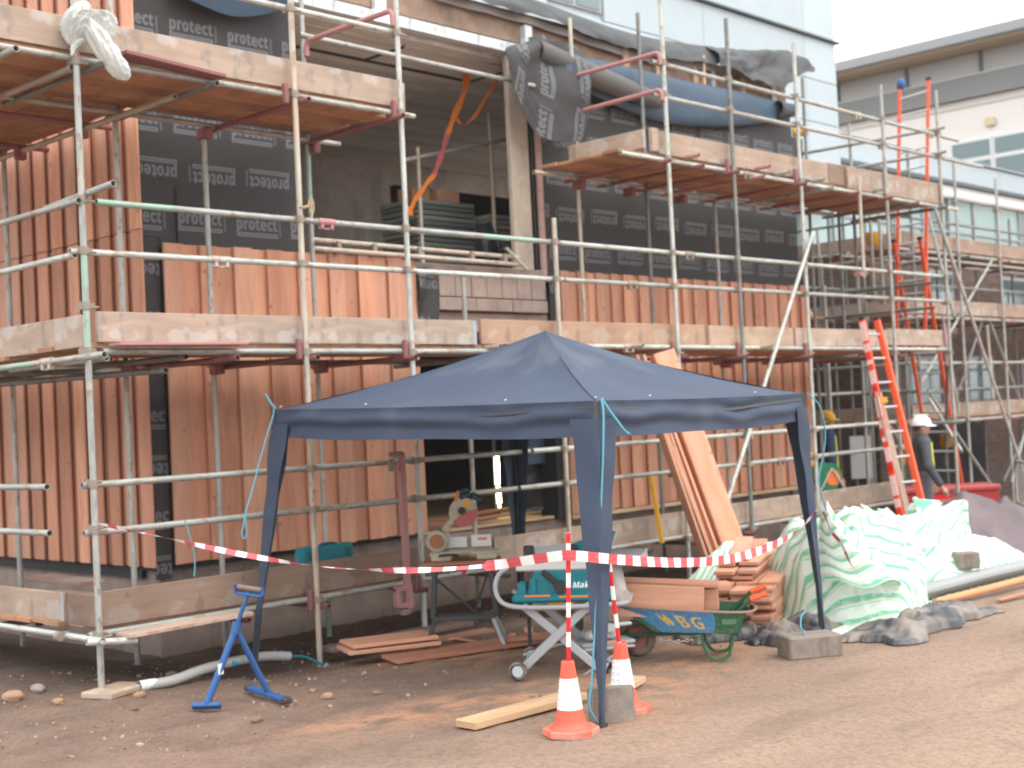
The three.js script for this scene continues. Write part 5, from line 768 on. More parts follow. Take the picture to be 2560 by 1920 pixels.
  // boards lying in it, each its own thing
  const place = (n, l, dims, p, rot, m, g) => { const o = part(n, woodBox(...dims, 0), m, scene, l); const q = V(...p).applyAxisAngle(V(0, 1, 0), turn).add(t.position); o.position.copy(q); o.rotation.set(rot[0], turn + rot[1], rot[2], 'YXZ'); o.userData.category = 'board'; if (g) o.userData.group = g; return o; };
  for (let i = 0; i < 5; i++) place('barrow_board', i ? `cedar board on edge in the wheelbarrow, ${['', 'second', 'third', 'fourth', 'fifth'][i]} from its near side` : 'wide cedar board standing on edge at the near side of the wheelbarrow', [0.92, i ? 0.17 - 0.015 * (i % 2) : 0.23, 0.03], [0.02 + (i ? 0.07 + 0.03 * (i % 2) : 0), 0.425 - (i ? 0.02 : 0), 0.16 - i * 0.068], [0, 0.02 * (i % 3), i ? 0.01 : -0.07], cedar[i % 4], i ? 'cedar boards on edge in the wheelbarrow' : undefined);
  place('barrow_board', 'loose cedar board lying flat and slanted across the top of the wheelbarrow load', [0.98, 0.028, 0.13], [0.10, 0.545, 0.06], [0.1, -0.05, -0.06], cedar[1]);
  place('barrow_board', 'short cedar block lying on the wheelbarrow load beside the near grip', [0.2, 0.035, 0.11], [0.56, 0.505, 0.0], [0, 0.3, 0], cedar[3]);
}
// ---------- stack of cedar planks behind the barrow ----------
{
  const ORD = ['bottom', 'second', 'third', 'fourth', 'fifth', 'sixth', 'seventh', 'eighth', 'ninth', 'tenth', 'eleventh', 'twelfth', 'thirteenth', 'topmost']; const r = rng(611), ang = 0.42, ax = V(Math.cos(ang), 0, -Math.sin(ang)), az = V(Math.sin(ang), 0, Math.cos(ang)), c = V(9.78, 0, -6.58);
  let n = 0;
  for (let l = 0; l < 14; l++) for (let k = 0; k < 3; k++) {
    if (l > 9 && k === 0) continue; if (l > 12 && k !== 2) continue;
    const m = pick(cedar), step = l > 8 ? 0.12 : 0, L = 1.45 + r() * 0.35 - step, o = part('stacked_plank', woodBox(L, 0.030, 0.165, 0, 0.003), m, scene, `plank in the ${ORD[l]} layer of the cedar plank stack, ${['on its road side', 'in its middle', 'on its scaffold side'][k]}`);
    const s = (r() - 0.5) * 0.12 + (l > 8 ? 0.16 : 0) + (l > 11 ? 0.14 : 0) + 0.2;
    o.position.copy(c).addScaledVector(ax, s).addScaledVector(az, 0.17 - k * 0.172 + (r() - 0.5) * 0.02).setY(0.03 + l * 0.0345 + gh(9.7, -6.5) + 0.012); o.rotation.y = ang + (r() - 0.5) * 0.05 + (l === 13 ? 0.12 : 0); o.rotation.z = (l > 8 ? 0.025 : 0); o.position.y += l > 8 ? 0.012 * (l - 8) : 0; o.userData.category = 'plank'; o.userData.group = 'cedar planks stacked beside the striped sheeting'; n++;
  }
  // bundle leaning on the scaffold
  const foot = V(11.05, gh(11, -7.95), -7.88), head = V(11.07, 2.30, -8.58), side = V(0.75, 0, 0.25);
  [[-0.34, 0.03, 0.16, 1], [-0.28, 0.0, 0.19, 2], [-0.22, 0.05, 0.17, 0], [-0.165, 0.0, 0.2, 5], [-0.11, 0.05, 0.16, 3], [-0.06, 0.02, 0.19, 4], [-0.01, 0.05, 0.16, 1]].forEach(([s, f, w, m], i) => {
    const a = foot.clone().add(V(0.22 + s * 0.85, 0, f * 2)), b = head.clone().add(V(s * 0.8, (i % 3) * -0.06 + 0.04, f)); const L = a.distanceTo(b), o = part('leaning_plank', woodBox(0.028, L, w, 1), cedar[m], scene, `${['leftmost', 'second', 'third', 'fourth', 'fifth', 'sixth', 'seventh'][i]} edge-on cedar plank from the left in the bundle leaning against the scaffold`); o.position.copy(a).lerp(b, 0.5); o.quaternion.setFromUnitVectors(V(0, 1, 0), b.clone().sub(a).normalize()); o.rotateY(-0.55 - 0.22 * (i % 3)); o.userData.category = 'plank'; o.userData.group = 'cedar planks leaning against the scaffold'; });
  { const a = foot.clone().add(V(0.36, 0, 0.16)), b = head.clone().add(V(0.14, 0.09, 0.08)), L = a.distanceTo(b), o = part('leaning_plank', woodBox(0.23, L, 0.03, 1), mat({ map: cedarT.map, bumpMap: cedarT.bump, bumpScale: 0.001, color: lin(1.1, 1.05, 1.0) }), scene, 'broad pale pink plank at the right of the leaning bundle, face towards the road'); o.position.copy(a).lerp(b, 0.5); o.quaternion.setFromUnitVectors(V(0, 1, 0), b.clone().sub(a).normalize()); o.rotateY(-0.62); o.userData.category = 'plank'; }
  const y = part('yellow_batten', boxBetween([10.9, 0.45, -8.4], [11.05, 1.12, -8.62], 0.03, 0.045, { c: 0.004 }), yellowM, scene, 'yellow batten leaning behind the cedar plank bundle'); y.userData.category = 'batten';
}
// ---------- sheeting ----------
const tarpTex = canvasTex(1024, 1024, (x, w, h) => { x.fillStyle = '#e6f0e6'; x.fillRect(0, 0, w, h); const r = rng(71); for (let i = 0; i < 12; i++) { const y0 = i * h / 12; x.fillStyle = '#7fc8a9'; x.fillRect(0, y0 + 4, w, 22); x.fillStyle = 'rgba(214,200,150,0.75)'; x.fillRect(0, y0 + 26, w, 7); x.fillStyle = 'rgba(110,190,160,0.6)'; x.fillRect(0, y0 + 38, w, 5); } for (let i = 0; i < 2600; i++) { x.fillStyle = r() < 0.5 ? 'rgba(240,245,238,0.30)' : 'rgba(120,110,85,0.05)'; x.fillRect(r() * w, r() * h, 40 * r(), 3 + 14 * r()); } });
const tarpM = new THREE.MeshPhysicalMaterial({ map: tarpTex, color: lin(1, 1, 0.99), roughness: 0.6, bumpMap: weave, bumpScale: 0.0004 });
const ridge = (x, z, s, o = 3) => { let v = 0, a = 0.55; for (let i = 0; i < o; i++) { v += a * (1 - Math.abs(2 * vn(x, z, s + i) - 1)); x = x * 2.1 + 3; z = z * 2.1 + 1; a *= 0.5; } return v; };
{
  // footprint axes: along the road (to the right in depth) and across it
  const o = V(10.75, 0, 0), mid = (s) => -5.98 - 0.36 * sm(-0.7, 0.6, s), half = (s) => 0.80 - 0.28 * sm(-0.6, 0.7, s);
  const hAt = (s, q) => { // s along the road (metres), q -1 .. 1 across
    const e = 1 - Math.pow(Math.abs(q), 2.6), l = -1.12 + 0.5 * Math.max(0, -q), front = sm(l, l + 0.28, s), back = sm(2.2, 1.95, s); if (e <= 0) return 0;
    let y = (0.77 - 0.05 * s) * Math.pow(e, 0.8) * Math.pow(front, 0.8) * Math.pow(back, 0.6);
    return y * (0.84 + 0.22 * ridge(s * 1.3 + 4, q * 1.6 + 3, 701)); };
  const g = sheet(250, 120, (u, v) => {
    const s = -1.5 + 3.9 * u, q = -1.15 + 2.3 * v, y0 = hAt(s, q), k = Math.min(1, y0 * 3);
    const f = ridge(s * 1.5 + 1.1 * q + 2, q * 0.9 + 9 - s * 0.4, 711, 4), f2 = ridge(s * 3.6 + q * 2, q * 2.4, 717, 3); const y = y0 + k * (0.33 * (f - 0.62) + 0.10 * (f2 - 0.6)) + 0.02 * ridge(s * 6, q * 6, 721);
    const dx = 0.12 * (fbm(s * 2, q * 2, 731, 3) - 0.5) + k * 0.16 * (f - 0.62), dz = 0.2 * (fbm(s * 2.4, q * 2, 735, 3) - 0.5) + k * (0.34 * (f - 0.62) + 0.14 * (f2 - 0.6)) * Math.sign(q);
    const p = V(o.x + s + dx, 0, mid(s) + q * half(s) + dz), wob = 0.34 * fbm(s * 0.9 + 3, q * 0.9, 741, 2) + 0.12 * f, tilt = sm(-0.5, 0.4, s);
    const st = (s * 0.95 - q * 0.4 + y * 0.2) * (1 - tilt) + (q * 0.5 - y * 0.5 + s * 0.6) * tilt;
    return [p.x, Math.max(y + gh(p.x, p.z) * 0.6, gh(p.x, p.z) + 0.008), p.z, s * 0.3 + q * 0.5, (st + wob) * 0.85]; });
  tag(part('striped_sheeting', thick(g, 0.003), tarpM, scene), 'large heap under green and white striped sheeting at the right of the gazebo', 'tarpaulin');
  const peak = sheet(24, 30, (u, v) => { const a = (u - 0.5) * 2.6; const rad = 0.05 + 0.42 * Math.pow(v, 1.3); const p = V(9.55 + Math.cos(a + 2.4) * rad * 0.55 + 0.22 * v, 0.98 - 0.62 * Math.pow(v, 0.9) + 0.03 * Math.sin(a * 5 + v * 4), -5.74 + Math.sin(a + 2.4) * rad * 0.9 + 0.1 * v); return [p.x, p.y, p.z, u * 0.8, v * 0.5]; });
  tag(part('striped_sheeting', thick(peak, 0.003), tarpM, scene), 'gathered corner of striped sheeting tied up to the right gazebo leg', 'tarpaulin');
  const small = sheet(50, 40, (u, v) => { const s = u * 2 - 1, q = v * 2 - 1; const e = Math.max(0, 1 - s * s) * Math.max(0, 1 - q * q); const y = 0.55 * Math.pow(e, 0.45) * (0.8 + 0.3 * ridge(s * 2 + 5, q * 2, 751)); return [10.9 + s * 0.75, Math.max(y, 0.0) - 0.06, -7.45 + q * 0.35 + 0.04 * Math.sin(s * 7), (s + q * 0.4) * 0.5, (q + s * 0.3) * 0.5]; });
  tag(part('striped_sheeting', thick(small, 0.003), tarpM, scene), 'smaller green and white striped sheet bundled behind the stack of cedar planks', 'tarpaulin');
  const low = sheet(60, 40, (u, v) => { const s = u * 2 - 1, q = v * 2 - 1; const e = Math.max(0, 1 - s * s) * Math.max(0, 1 - q * q); const y = 0.40 * Math.pow(e, 0.4) * (0.7 + 0.4 * ridge(s * 2.5 + 2, q * 2, 755)); const p = V(12.55 + s * 0.95, 0, -5.98 + q * 0.30); return [p.x, y + gh(p.x, p.z), p.z, (s * 0.2 + q) * 0.5, (s * 0.9 - q * 0.4) * 0.6]; });
  tag(part('striped_sheeting', thick(low, 0.003), tarpM, scene), 'low skirt of striped sheeting behind the small brown block', 'tarpaulin');
  // brown sheet tented further right
  const br = mat({ map: dataTex(256, 256, (u, v) => { const n = fbm(u * 5, v * 5, 761, 4, 5, 5); const k = 0.6 + 0.7 * n; return [0.125 * k, 0.085 * k, 0.092 * k]; }), roughness: 0.5, bumpMap: grime, bumpScale: 0.004 });
  const b = sheet(90, 60, (u, v) => { const s = u * 2 - 1, q = v * 2 - 1; const cone1 = 1 - Math.max(Math.abs(s + 0.25) / 0.75, Math.abs(q + 0.1 - 0.2 * s) / 0.85), cone2 = 0.72 * (1 - Math.max(Math.abs(s - 0.35) / 0.65, Math.abs(q) / 0.8)); let y = Math.max(0, cone1, cone2, 0.35 * (1 - Math.max(Math.abs(s), Math.abs(q)))); const cr = ridge(s * 1.6 + q + 5, q * 1.2 - s, 765, 4); y = 0.70 * y + 0.18 * (cr - 0.55) * Math.min(1, y * 4); const p = V(15.3 + s * 1.7 + 0.12 * (cr - 0.5), 0, -7.0 + q * 0.85 - s * 0.15); return [p.x, Math.max(gh(p.x, p.z) + 0.01, y + gh(p.x, p.z) * 0.5), p.z, s, q]; });
  tag(part('brown_sheeting', thick(b, 0.004), br, scene), 'purple brown plastic sheet tented over materials at the far right', 'tarpaulin');
  // crumpled dark polythene along the road edge
  const poly = mat({ map: dataTex(256, 256, (u, v) => { const n = sm(0.35, 0.7, fbm(u * 6, v * 6, 771, 4, 6, 6)); return [0.055 + 0.19 * n, 0.055 + 0.145 * n, 0.06 + 0.11 * n]; }), roughness: 0.42 });
  const crumple = (cx, cz, lx, lz, turn, h, s, label) => { const g = sheet(90, 44, (u, v) => { const a = u * 2 - 1, q = v * 2 - 1; const e = Math.pow(Math.max(0, 1 - a * a), 0.5) * Math.pow(Math.max(0, 1 - q * q), 0.5); const y = h * Math.pow(e, 0.7) * Math.pow(ridge(a * lx * 2.6 + s, q * lz * 2.2 + 1.4 * a, s, 4), 1.5) * 1.25; const wx = lx * a * (1 + 0.2 * (fbm(q * 3, a * 2, s + 5, 3) - 0.5)), wz = lz * q * (1 + 0.7 * (fbm(a * 4, 1, s + 7, 3) - 0.5)); const p = V(wx, 0, wz).applyAxisAngle(V(0, 1, 0), turn); p.x += cx; p.z += cz; return [p.x, gh(p.x, p.z) + 0.008 + y, p.z, a * lx, q * lz]; }); return tag(part('polythene_sheet', thick(g, 0.002), poly, scene), label, 'plastic sheet'); };
  crumple(9.95, -5.12, 0.92, 0.27, 0.06, 0.15, 801, 'crumpled muddy grey polythene sheet along the road in front of the striped heap'); crumple(9.1, -5.75, 0.5, 0.22, 0.2, 0.15, 811, 'dark grey polythene bundled on the ground behind the right gazebo block'); crumple(8.75, -6.2, 0.35, 0.18, -0.5, 0.1, 821, 'black polythene scrap on the ground right of the wheelbarrow legs');
}
// ribbed duct and timber pole
{
  const P = []; const c = new THREE.CatmullRomCurve3([[10.6, 0.09, -5.72], [11.3, 0.10, -5.66], [12.1, 0.11, -5.62], [13.0, 0.11, -5.55], [14.4, 0.11, -5.40]].map(A)), N = 420, M = 16, I = [], U = [];
  for (let i = 0; i <= N; i++) { const u = i / N, p = c.getPointAt(u), t = c.getTangentAt(u), n = V(0, 1, 0), b = t.clone().cross(n).normalize(), r = 0.078 + 0.005 * Math.sin(i * 1.05 * 1.2); for (let j = 0; j <= M; j++) { const a = j / M * 2 * Math.PI; const q = p.clone().addScaledVector(n, Math.sin(a) * r * 0.85).addScaledVector(b, Math.cos(a) * r); P.push(q.x, q.y, q.z); U.push(u * 10, j / M); } }
  for (let i = 0; i < N; i++) for (let j = 0; j < M; j++) { const a = i * (M + 1) + j; I.push(a, a + M + 1, a + 1, a + 1, a + M + 1, a + M + 2); }
  const g = new THREE.BufferGeometry(); g.setAttribute('position', new THREE.Float32BufferAttribute(P, 3)); g.setAttribute('uv', new THREE.Float32BufferAttribute(U, 2)); g.setIndex(I); g.computeVertexNormals();
  tag(part('ribbed_duct', g, mat({ color: lin(0.30, 0.31, 0.31), roughness: 0.5, metalness: 0.35, bumpMap: grime, bumpScale: 0.001 }), scene), 'long silver ribbed duct lying in front of the striped sheeting', 'duct');
  const o = part('timber_pole', rod([10.8, 0.05, -5.45], [14.0, 0.07, -5.24], 0.034, 14), mat({ map: rawT.map, color: lin(1.05, 0.78, 0.62) }), scene, 'long round orange brown timber pole lying along the road beside the duct'); o.userData.category = 'pole';
  loose('thin brown lath lying on the mud right of the timber pole', [11.3, 0.02, -5.12], [13.5, 0.02, -5.0], 0.05, 0.02, cedarDark[1]);
}
// ---------- ladders ----------
function ladder(label, bl, br, tl, tr, rungs, stileM, o = {}) {
  const t = thing('ladder', label, 'ladder', bl); const a = inside(t, bl), b = inside(t, br), c = inside(t, tl), d = inside(t, tr);
  part('stile', boxBetween(a, c, o.w ?? 0.035, o.d ?? 0.07, { c: 0.006 }), o.m1 ?? stileM, t); part('stile', boxBetween(b, d, o.w ?? 0.035, o.d ?? 0.07, { c: 0.006 }), stileM, t);
  for (let i = 1; i <= rungs; i++) { const u = (i - 0.4) / (rungs + 0.2); part('rung', rod(a.clone().lerp(c, u), b.clone().lerp(d, u), 0.016, 10), alu, t); }
  for (const p of [c, d]) part('end_cap', cbox(0.045, 0.05, 0.08, { c: 0.01 }).translate(p.x, p.y + 0.02, p.z), blackM, t); return t;
}
const stickers = mat({ map: canvasTex(128, 1024, (x, w, h) => { x.fillStyle = '#e0401c'; x.fillRect(0, 0, w, h); const r = rng(81); for (const [y, hh, c] of [[200, 180, '#f0ded8'], [420, 90, '#c81d12'], [560, 260, '#efe0d8'], [860, 110, '#eee2da'], [60, 60, '#f3e6de']]) { x.fillStyle = c; x.fillRect(20, y, 88, hh); if (c[1] === 'e' || c[1] === 'f') { x.fillStyle = '#c0392b'; for (let k = 0; k < hh / 16; k++) x.fillRect(30, y + 6 + k * 16, 30 + r() * 40, 5); } } }), roughness: 0.5 });
{ const uvfix = stickers; ladder('orange ladder with stickered stile leaning on the first scaffold lift', [15.02, gh(15, -7.8), -7.90], [15.32, gh(15.3, -7.7), -7.72], [15.50, 2.80, -8.60], [15.85, 2.80, -8.585], 9, orangePaint, { m1: uvfix, w: 0.05, d: 0.08 });
  ladder('tall orange ladder rising from the first lift past the upper guard rails', [18.40, 2.5, -9.68], [18.42, 2.5, -9.24], [18.95, 6.45, -9.68], [19.0, 6.5, -9.24], 14, orangePaint, { w: 0.028, d: 0.05 }); ladder('orange ladder from the ground to the first lift behind the red site box', [19.45, -0.1, -9.68], [19.5, -0.1, -9.24], [18.50, 4.1, -9.68], [18.45, 4.08, -9.24], 14, orangePaint, { w: 0.028, d: 0.055 });
  const w = part('ladder_plank', boxBetween([15.13, gh(15.1, -7.85), -7.84], [15.36, 1.88, -8.36], 0.14, 0.03, { c: 0.004 }), board[1], scene, 'pale plank standing between the stiles of the stickered ladder'); w.userData.category = 'plank';
  const tg = part('safety_tag', merge([cbox(0.10, 0.07, 0.004, { c: 0 })]), yellowM, scene, 'yellow tag fixed to the top of the plank by the ladder', [15.36, 1.78, -8.29]); tg.userData.category = 'tag'; tg.rotation.y = -0.8;
  const b = part('blue_rag', new THREE.IcosahedronGeometry(0.07, 2), blueM, scene, 'blue rag tied to the top of the tall ladder', [18.97, 6.52, -9.66]); b.scale.set(0.9, 1.3, 0.9); b.userData.category = 'rag'; }
// red site box, barrier, panels, reel
{
  const t = thing('site_box', 'dark red steel site box with a bright red label beyond the brown sheet', 'tool chest', [18.72, -0.14, -9.22], -0.78);
  part('body', cbox(1.42, 0.54, 0.6, { c: 0.015 }).translate(0, 0.27, 0), redM, t); part('lid', cbox(1.47, 0.08, 0.64, { c: 0.02 }).translate(0, 0.585, 0), mat({ color: lin(0.42, 0.06, 0.06), roughness: 0.45 }), t); part('skid', merge([cbox(0.1, 0.1, 0.6, {}).translate(-0.5, -0.05, 0), cbox(0.1, 0.1, 0.6, {}).translate(0.5, -0.05, 0)]), darkSteel, t);
  part('label_plate', new THREE.PlaneGeometry(0.62, 0.30), mat({ map: canvasTex(512, 248, (x, w, h) => { x.fillStyle = '#d3131a'; x.fillRect(0, 0, w, h); x.fillStyle = '#e88a86'; const r = rng(91); for (const [y, s] of [[55, 44], [120, 22], [160, 22], [200, 18]]) { let px = 40; while (px < 440) { const l = 12 + r() * 50; x.fillRect(px, y, Math.min(l, 450 - px), s * 0.55); px += l + 10; } } }), roughness: 0.4 }), t, undefined, [-0.05, 0.36, 0.304]); part('latch', cbox(0.08, 0.08, 0.03, { c: 0.005 }).translate(0.42, 0.12, 0.31), yellowM, t);
  const b = thing('crowd_barrier', 'low galvanised steel barrier frame at the right edge of the picture', 'barrier', [18.2, -0.1, -7.7], 0.55);
  part('frame', cable([[-0.35, 0, 0], [-0.35, 0.75, 0], [-0.28, 0.86, 0], [0, 0.88, 0], [1.2, 0.88, 0], [1.3, 0.8, 0], [1.32, 0, 0]], 0.021, 90, 10), galv, b); part('rail', rod([-0.35, 0.3, 0], [1.32, 0.3, 0], 0.02, 10), galv, b); for (let i = 1; i < 8; i++) part('bar', rod([-0.35 + i * 0.2, 0.3, 0], [-0.35 + i * 0.2, 0.87, 0], 0.008, 8), galv, b);
  const r = thing('cable_reel', 'green and orange cable reel standing behind the gazebo on the low scaffold deck', 'cable reel', [15.1, 0.86, -9.0], -0.55);
  const grn = mat({ color: lin(0.01, 0.19, 0.07), roughness: 0.5 }); for (const z of [-0.09, 0.09]) part('flange', rod([0, 0, z - 0.012], [0, 0, z + 0.012], 0.17, 28), grn, r); part('drum', rod([0, 0, -0.08], [0, 0, 0.08], 0.13, 24), orangeM, r); part('hub_plate', rod([0.04, -0.02, 0.102], [0.04, -0.02, 0.11], 0.10, 24), orangeM, r); part('stand', merge([boxBetween([-0.15, -0.18, 0.12], [0.02, 0.1, 0.12], 0.02, 0.02), boxBetween([0.2, -0.18, 0.12], [0.02, 0.1, 0.12], 0.02, 0.02)]), alu, r);
  const y = part('yellow_can', merge([cbox(0.18, 0.2, 0.14, { c: 0.03 }), cbox(0.05, 0.04, 0.05, { c: 0.01 }).translate(-0.04, 0.12, 0)]), yellowM, scene, 'yellow plastic can behind the cable reel', [15.35, 1.05, -9.4]); y.userData.category = 'can';
  [[17.5, 0.75, -11.0, 0.35, 0.62], [20.1, 0.85, -11.3, 0.38, 0.7]].forEach(([x, yy, z, w, h], i) => { const o = part('grey_panel', cbox(w, h, 0.04, { c: 0.005 }), greyPanel, scene, i ? 'grey sheet panel standing behind the man in the white helmet' : 'grey cut panel standing behind the stickered ladder', [x, yy, z]); o.rotation.y = -0.75; o.userData.category = 'panel'; });
  [[21.5, 0.75, -11.4], [24.0, 0.95, -11.7]].forEach(([x, yy, z], i) => { const o = part('yellow_box', cbox(0.26, 0.24, 0.2, { c: 0.03 }), mat({ color: lin(0.55, 0.26, 0.01), roughness: 0.6 }), scene, i ? 'yellow box under the far scaffold near the right edge' : 'yellow box under the far scaffold just right of the ladder', [x, yy, z]); o.userData.category = 'box'; });
  const tm = thing('builders_table', 'rough timber trestle with sacks on the first lift beyond the corner of the clad wall', 'trestle', [17.4, 2.5, -11.0]); part('top', woodBox(1.5, 0.04, 0.7, 0).translate(0, 0.55, 0), deckM[0], tm); for (const x of [-0.6, 0.6]) part('leg', cbox(0.05, 0.55, 0.6, {}).translate(x, 0.27, 0), deckM[1], tm);
  [[17.05, 3.2, -10.9, 'pale sack lying on the timber trestle'], [17.75, 3.1, -10.85, 'rounded pale sack at the right end of the trestle']].forEach(([x, yy, z, l]) => { const o = part('sack', stoneGeo[1], mat({ color: lin(0.5, 0.32, 0.24), roughness: 0.85 }), scene, l, [x, yy, z]); o.scale.set(0.24, 0.15, 0.15); o.userData.category = 'sack'; });
}
// ---------- inside the upper opening ----------
{
  const strapM = mat({ color: lin(0.55, 0.145, 0.01), roughness: 0.8 }), worn = mat({ color: lin(0.30, 0.06, 0.065), roughness: 0.8 });
  const ribbon = (pts, w) => { const c = new THREE.CatmullRomCurve3(pts.map(A)); return sheet(60, 2, (u, v) => { const p = c.getPointAt(u); const d = V(0.69, 0.1, 0.724).multiplyScalar((v - 0.5) * w * (1 + 0.25 * Math.sin(u * 13))); p.add(d); return [p.x, p.y, p.z]; }); };
  const t = thing('lifting_strap', 'orange lifting strap hanging from the ceiling of the upper opening', 'strap', [10.7, 5.75, -10.9]); const I = (a) => a.map((p) => inside(t, p).toArray());
  part('webbing', thick(ribbon(I([[10.98, 5.77, -10.95], [10.93, 5.6, -10.9], [10.72, 5.22, -10.9], [10.60, 5.0, -10.9]]), 0.07), 0.004), strapM, t); part('webbing', thick(ribbon(I([[10.60, 5.0, -10.9], [10.45, 4.68, -10.9], [10.36, 4.52, -10.9]]), 0.06), 0.004), worn, t, 'worn reddish length of strap'); part('webbing', thick(ribbon(I([[10.36, 4.52, -10.9], [10.2, 4.36, -10.9], [10.05, 4.2, -10.9], [9.98, 4.10, -10.9]]), 0.065), 0.004), strapM, t); part('webbing', thick(ribbon(I([[11.32, 5.72, -10.75], [11.15, 5.48, -10.8], [10.95, 5.2, -10.85], [10.82, 5.13, -10.88], [10.74, 5.19, -10.9]]), 0.045), 0.004), strapM, t); part('end_loop', cbox(0.09, 0.1, 0.02, { c: 0.008 }).translate(...inside(t, [9.97, 4.08, -10.9]).toArray()), strapM, t);
  const stackM = [[0.15, 0.165, 0.155], [0.11, 0.12, 0.115], [0.19, 0.205, 0.195]].map((c) => mat({ color: lin(...c), roughness: 0.4, metalness: 0.15, bumpMap: grime, bumpScale: 0.001 })), paleStack = [[0.36, 0.31, 0.28], [0.28, 0.25, 0.23]].map((c) => mat({ color: lin(...c), roughness: 0.7 })), r = rng(841);
  const st = thing('panel_stack', 'tall stack of dark grey green panels inside the upper opening', 'panel stack', [10.95, 3.38, -11.65]); for (let i = 0; i < 15; i++) part('panel', cbox(0.95, 0.05, 0.62, { c: 0.006 }), stackM[i % 3], st, undefined, [(r() - 0.5) * 0.03, 0.06 + i * 0.062, (r() - 0.5) * 0.04]);
  const s2 = thing('panel_stack', 'shorter stack of pale dusty panels beside the column in the upper opening', 'panel stack', [11.95, 3.38, -11.6]); for (let i = 0; i < 13; i++) part('panel', cbox(0.62, 0.05, 0.6, { c: 0.006 }), paleStack[i % 2], s2, undefined, [(r() - 0.5) * 0.06, 0.06 + i * 0.064, (r() - 0.5) * 0.04]);
  const card = mat({ color: lin(0.40, 0.22, 0.13), roughness: 0.85 }); [[10.78, 4.47, -11.7, 0.28, 'left brown cardboard box on top of the dark panel stack'], [11.12, 4.41, -11.6, 0.36, 'right brown cardboard box on top of the dark panel stack']].forEach(([x, y, z, w, l]) => { const o = part('cardboard_box', cbox(w, w * 0.62, 0.26, { c: 0.006 }), card, scene, l, [x, y + w * 0.31 - 0.13, z]); o.userData.category = 'box'; });
  const fr = thing('prop_frame', 'tube frame standing inside the upper opening', 'tube frame', [10.9, 3.38, -11.2]); const T = (a, b) => bar('tube', a, b, galvTan, fr); T([10.41, 3.38, -11.2], [10.41, 4.88, -11.2]); T([11.6, 3.38, -11.2], [11.59, 5.42, -11.2]); bar('tube', [10.15, 4.70, -11.2], [12.2, 5.22, -11.2], galvGreen, fr); 
  const bag = mat({ color: lin(0.03, 0.032, 0.035), roughness: 0.3 }); const o = part('wrapped_bundle', stoneGeo[2], bag, scene, 'glossy black plastic bundle between the two panel stacks', [11.55, 3.75, -11.3]); o.scale.set(0.16, 0.5, 0.16); o.userData.category = 'bundle';
  // ground floor opening
  const lampM = new THREE.MeshStandardMaterial({ color: 0xffffff, emissive: new THREE.Color().setRGB(1, 0.86, 0.55), emissiveIntensity: 3 });
  const lt = thing('tube_lamp', 'glowing upright tube lamp in the dark ground floor opening', 'lamp', [11.80, 0.65, -11.55]); part('tube', rod([-0.005, 0.33, 0], [0, 0.72, 0], 0.03, 12), lampM, lt); part('tube', rod([0.01, 0.10, 0], [0.005, 0.30, 0], 0.03, 12), lampM, lt); part('socket', rod([0.005, 0.30, 0], [-0.005, 0.33, 0], 0.022, 12), yellowM, lt); part('base_lamp', new THREE.SphereGeometry(0.018, 12, 8).translate(0.01, 0.065, 0), lampM, lt); part('mount', cbox(0.06, 0.9, 0.02, { c: 0.003 }).translate(0, 0.45, -0.04), blackM, lt);
  const pl = new THREE.PointLight(0xffdca0, 0.8); pl.position.set(11.78, 1.2, -11.46); pl.castShadow = true; pl.shadow.radius = 2; scene.add(pl);
  [[9.5, 10.9, 0.66, -10.7, 0, 'long board on the sill of the ground floor opening'], [9.6, 11.1, 0.70, -10.95, 2, 'grey topped board further in on the ground floor sill'], [10.5, 11.6, 0.735, -10.8, 1, 'short cedar offcut lying across the ground floor sill'], [9.45, 11.4, 0.635, -10.40, 3, 'bright raw batten at the very edge of the ground floor sill'], [10.2, 11.3, 0.70, -10.55, 1, 'dark cedar board beside the bright batten on the sill']].forEach(([x0, x1, y, z, m, l], i) => { const b = loose(l, [x0, y, z], [x1, y + 0.01, z + (i % 2 ? 0.06 : -0.05)], 0.11, 0.028, i === 3 ? raw : cedarDark[m % 3]); });
  const lad = thing('step_ladder', 'dark step ladder standing in the ground floor opening', 'step ladder', [10.25, 0.6, -12.4]); for (const [a, b] of [[[-0.25, 0, 0.2], [-0.05, 1.2, 0]], [[0.25, 0, 0.2], [0.05, 1.2, 0]], [[-0.25, 0, -0.2], [-0.05, 1.2, 0]], [[0.25, 0, -0.2], [0.05, 1.2, 0]]]) part('stile', boxBetween(a, b, 0.03, 0.04), mat({ color: lin(0.10, 0.06, 0.02), roughness: 0.6 }), lad); for (let i = 1; i < 5; i++) part('tread', cbox(0.5 - i * 0.08, 0.02, 0.07, {}).translate(0, i * 0.24, 0.2 - i * 0.035), mat({ color: lin(0.10, 0.06, 0.02), roughness: 0.6 }), lad);
}
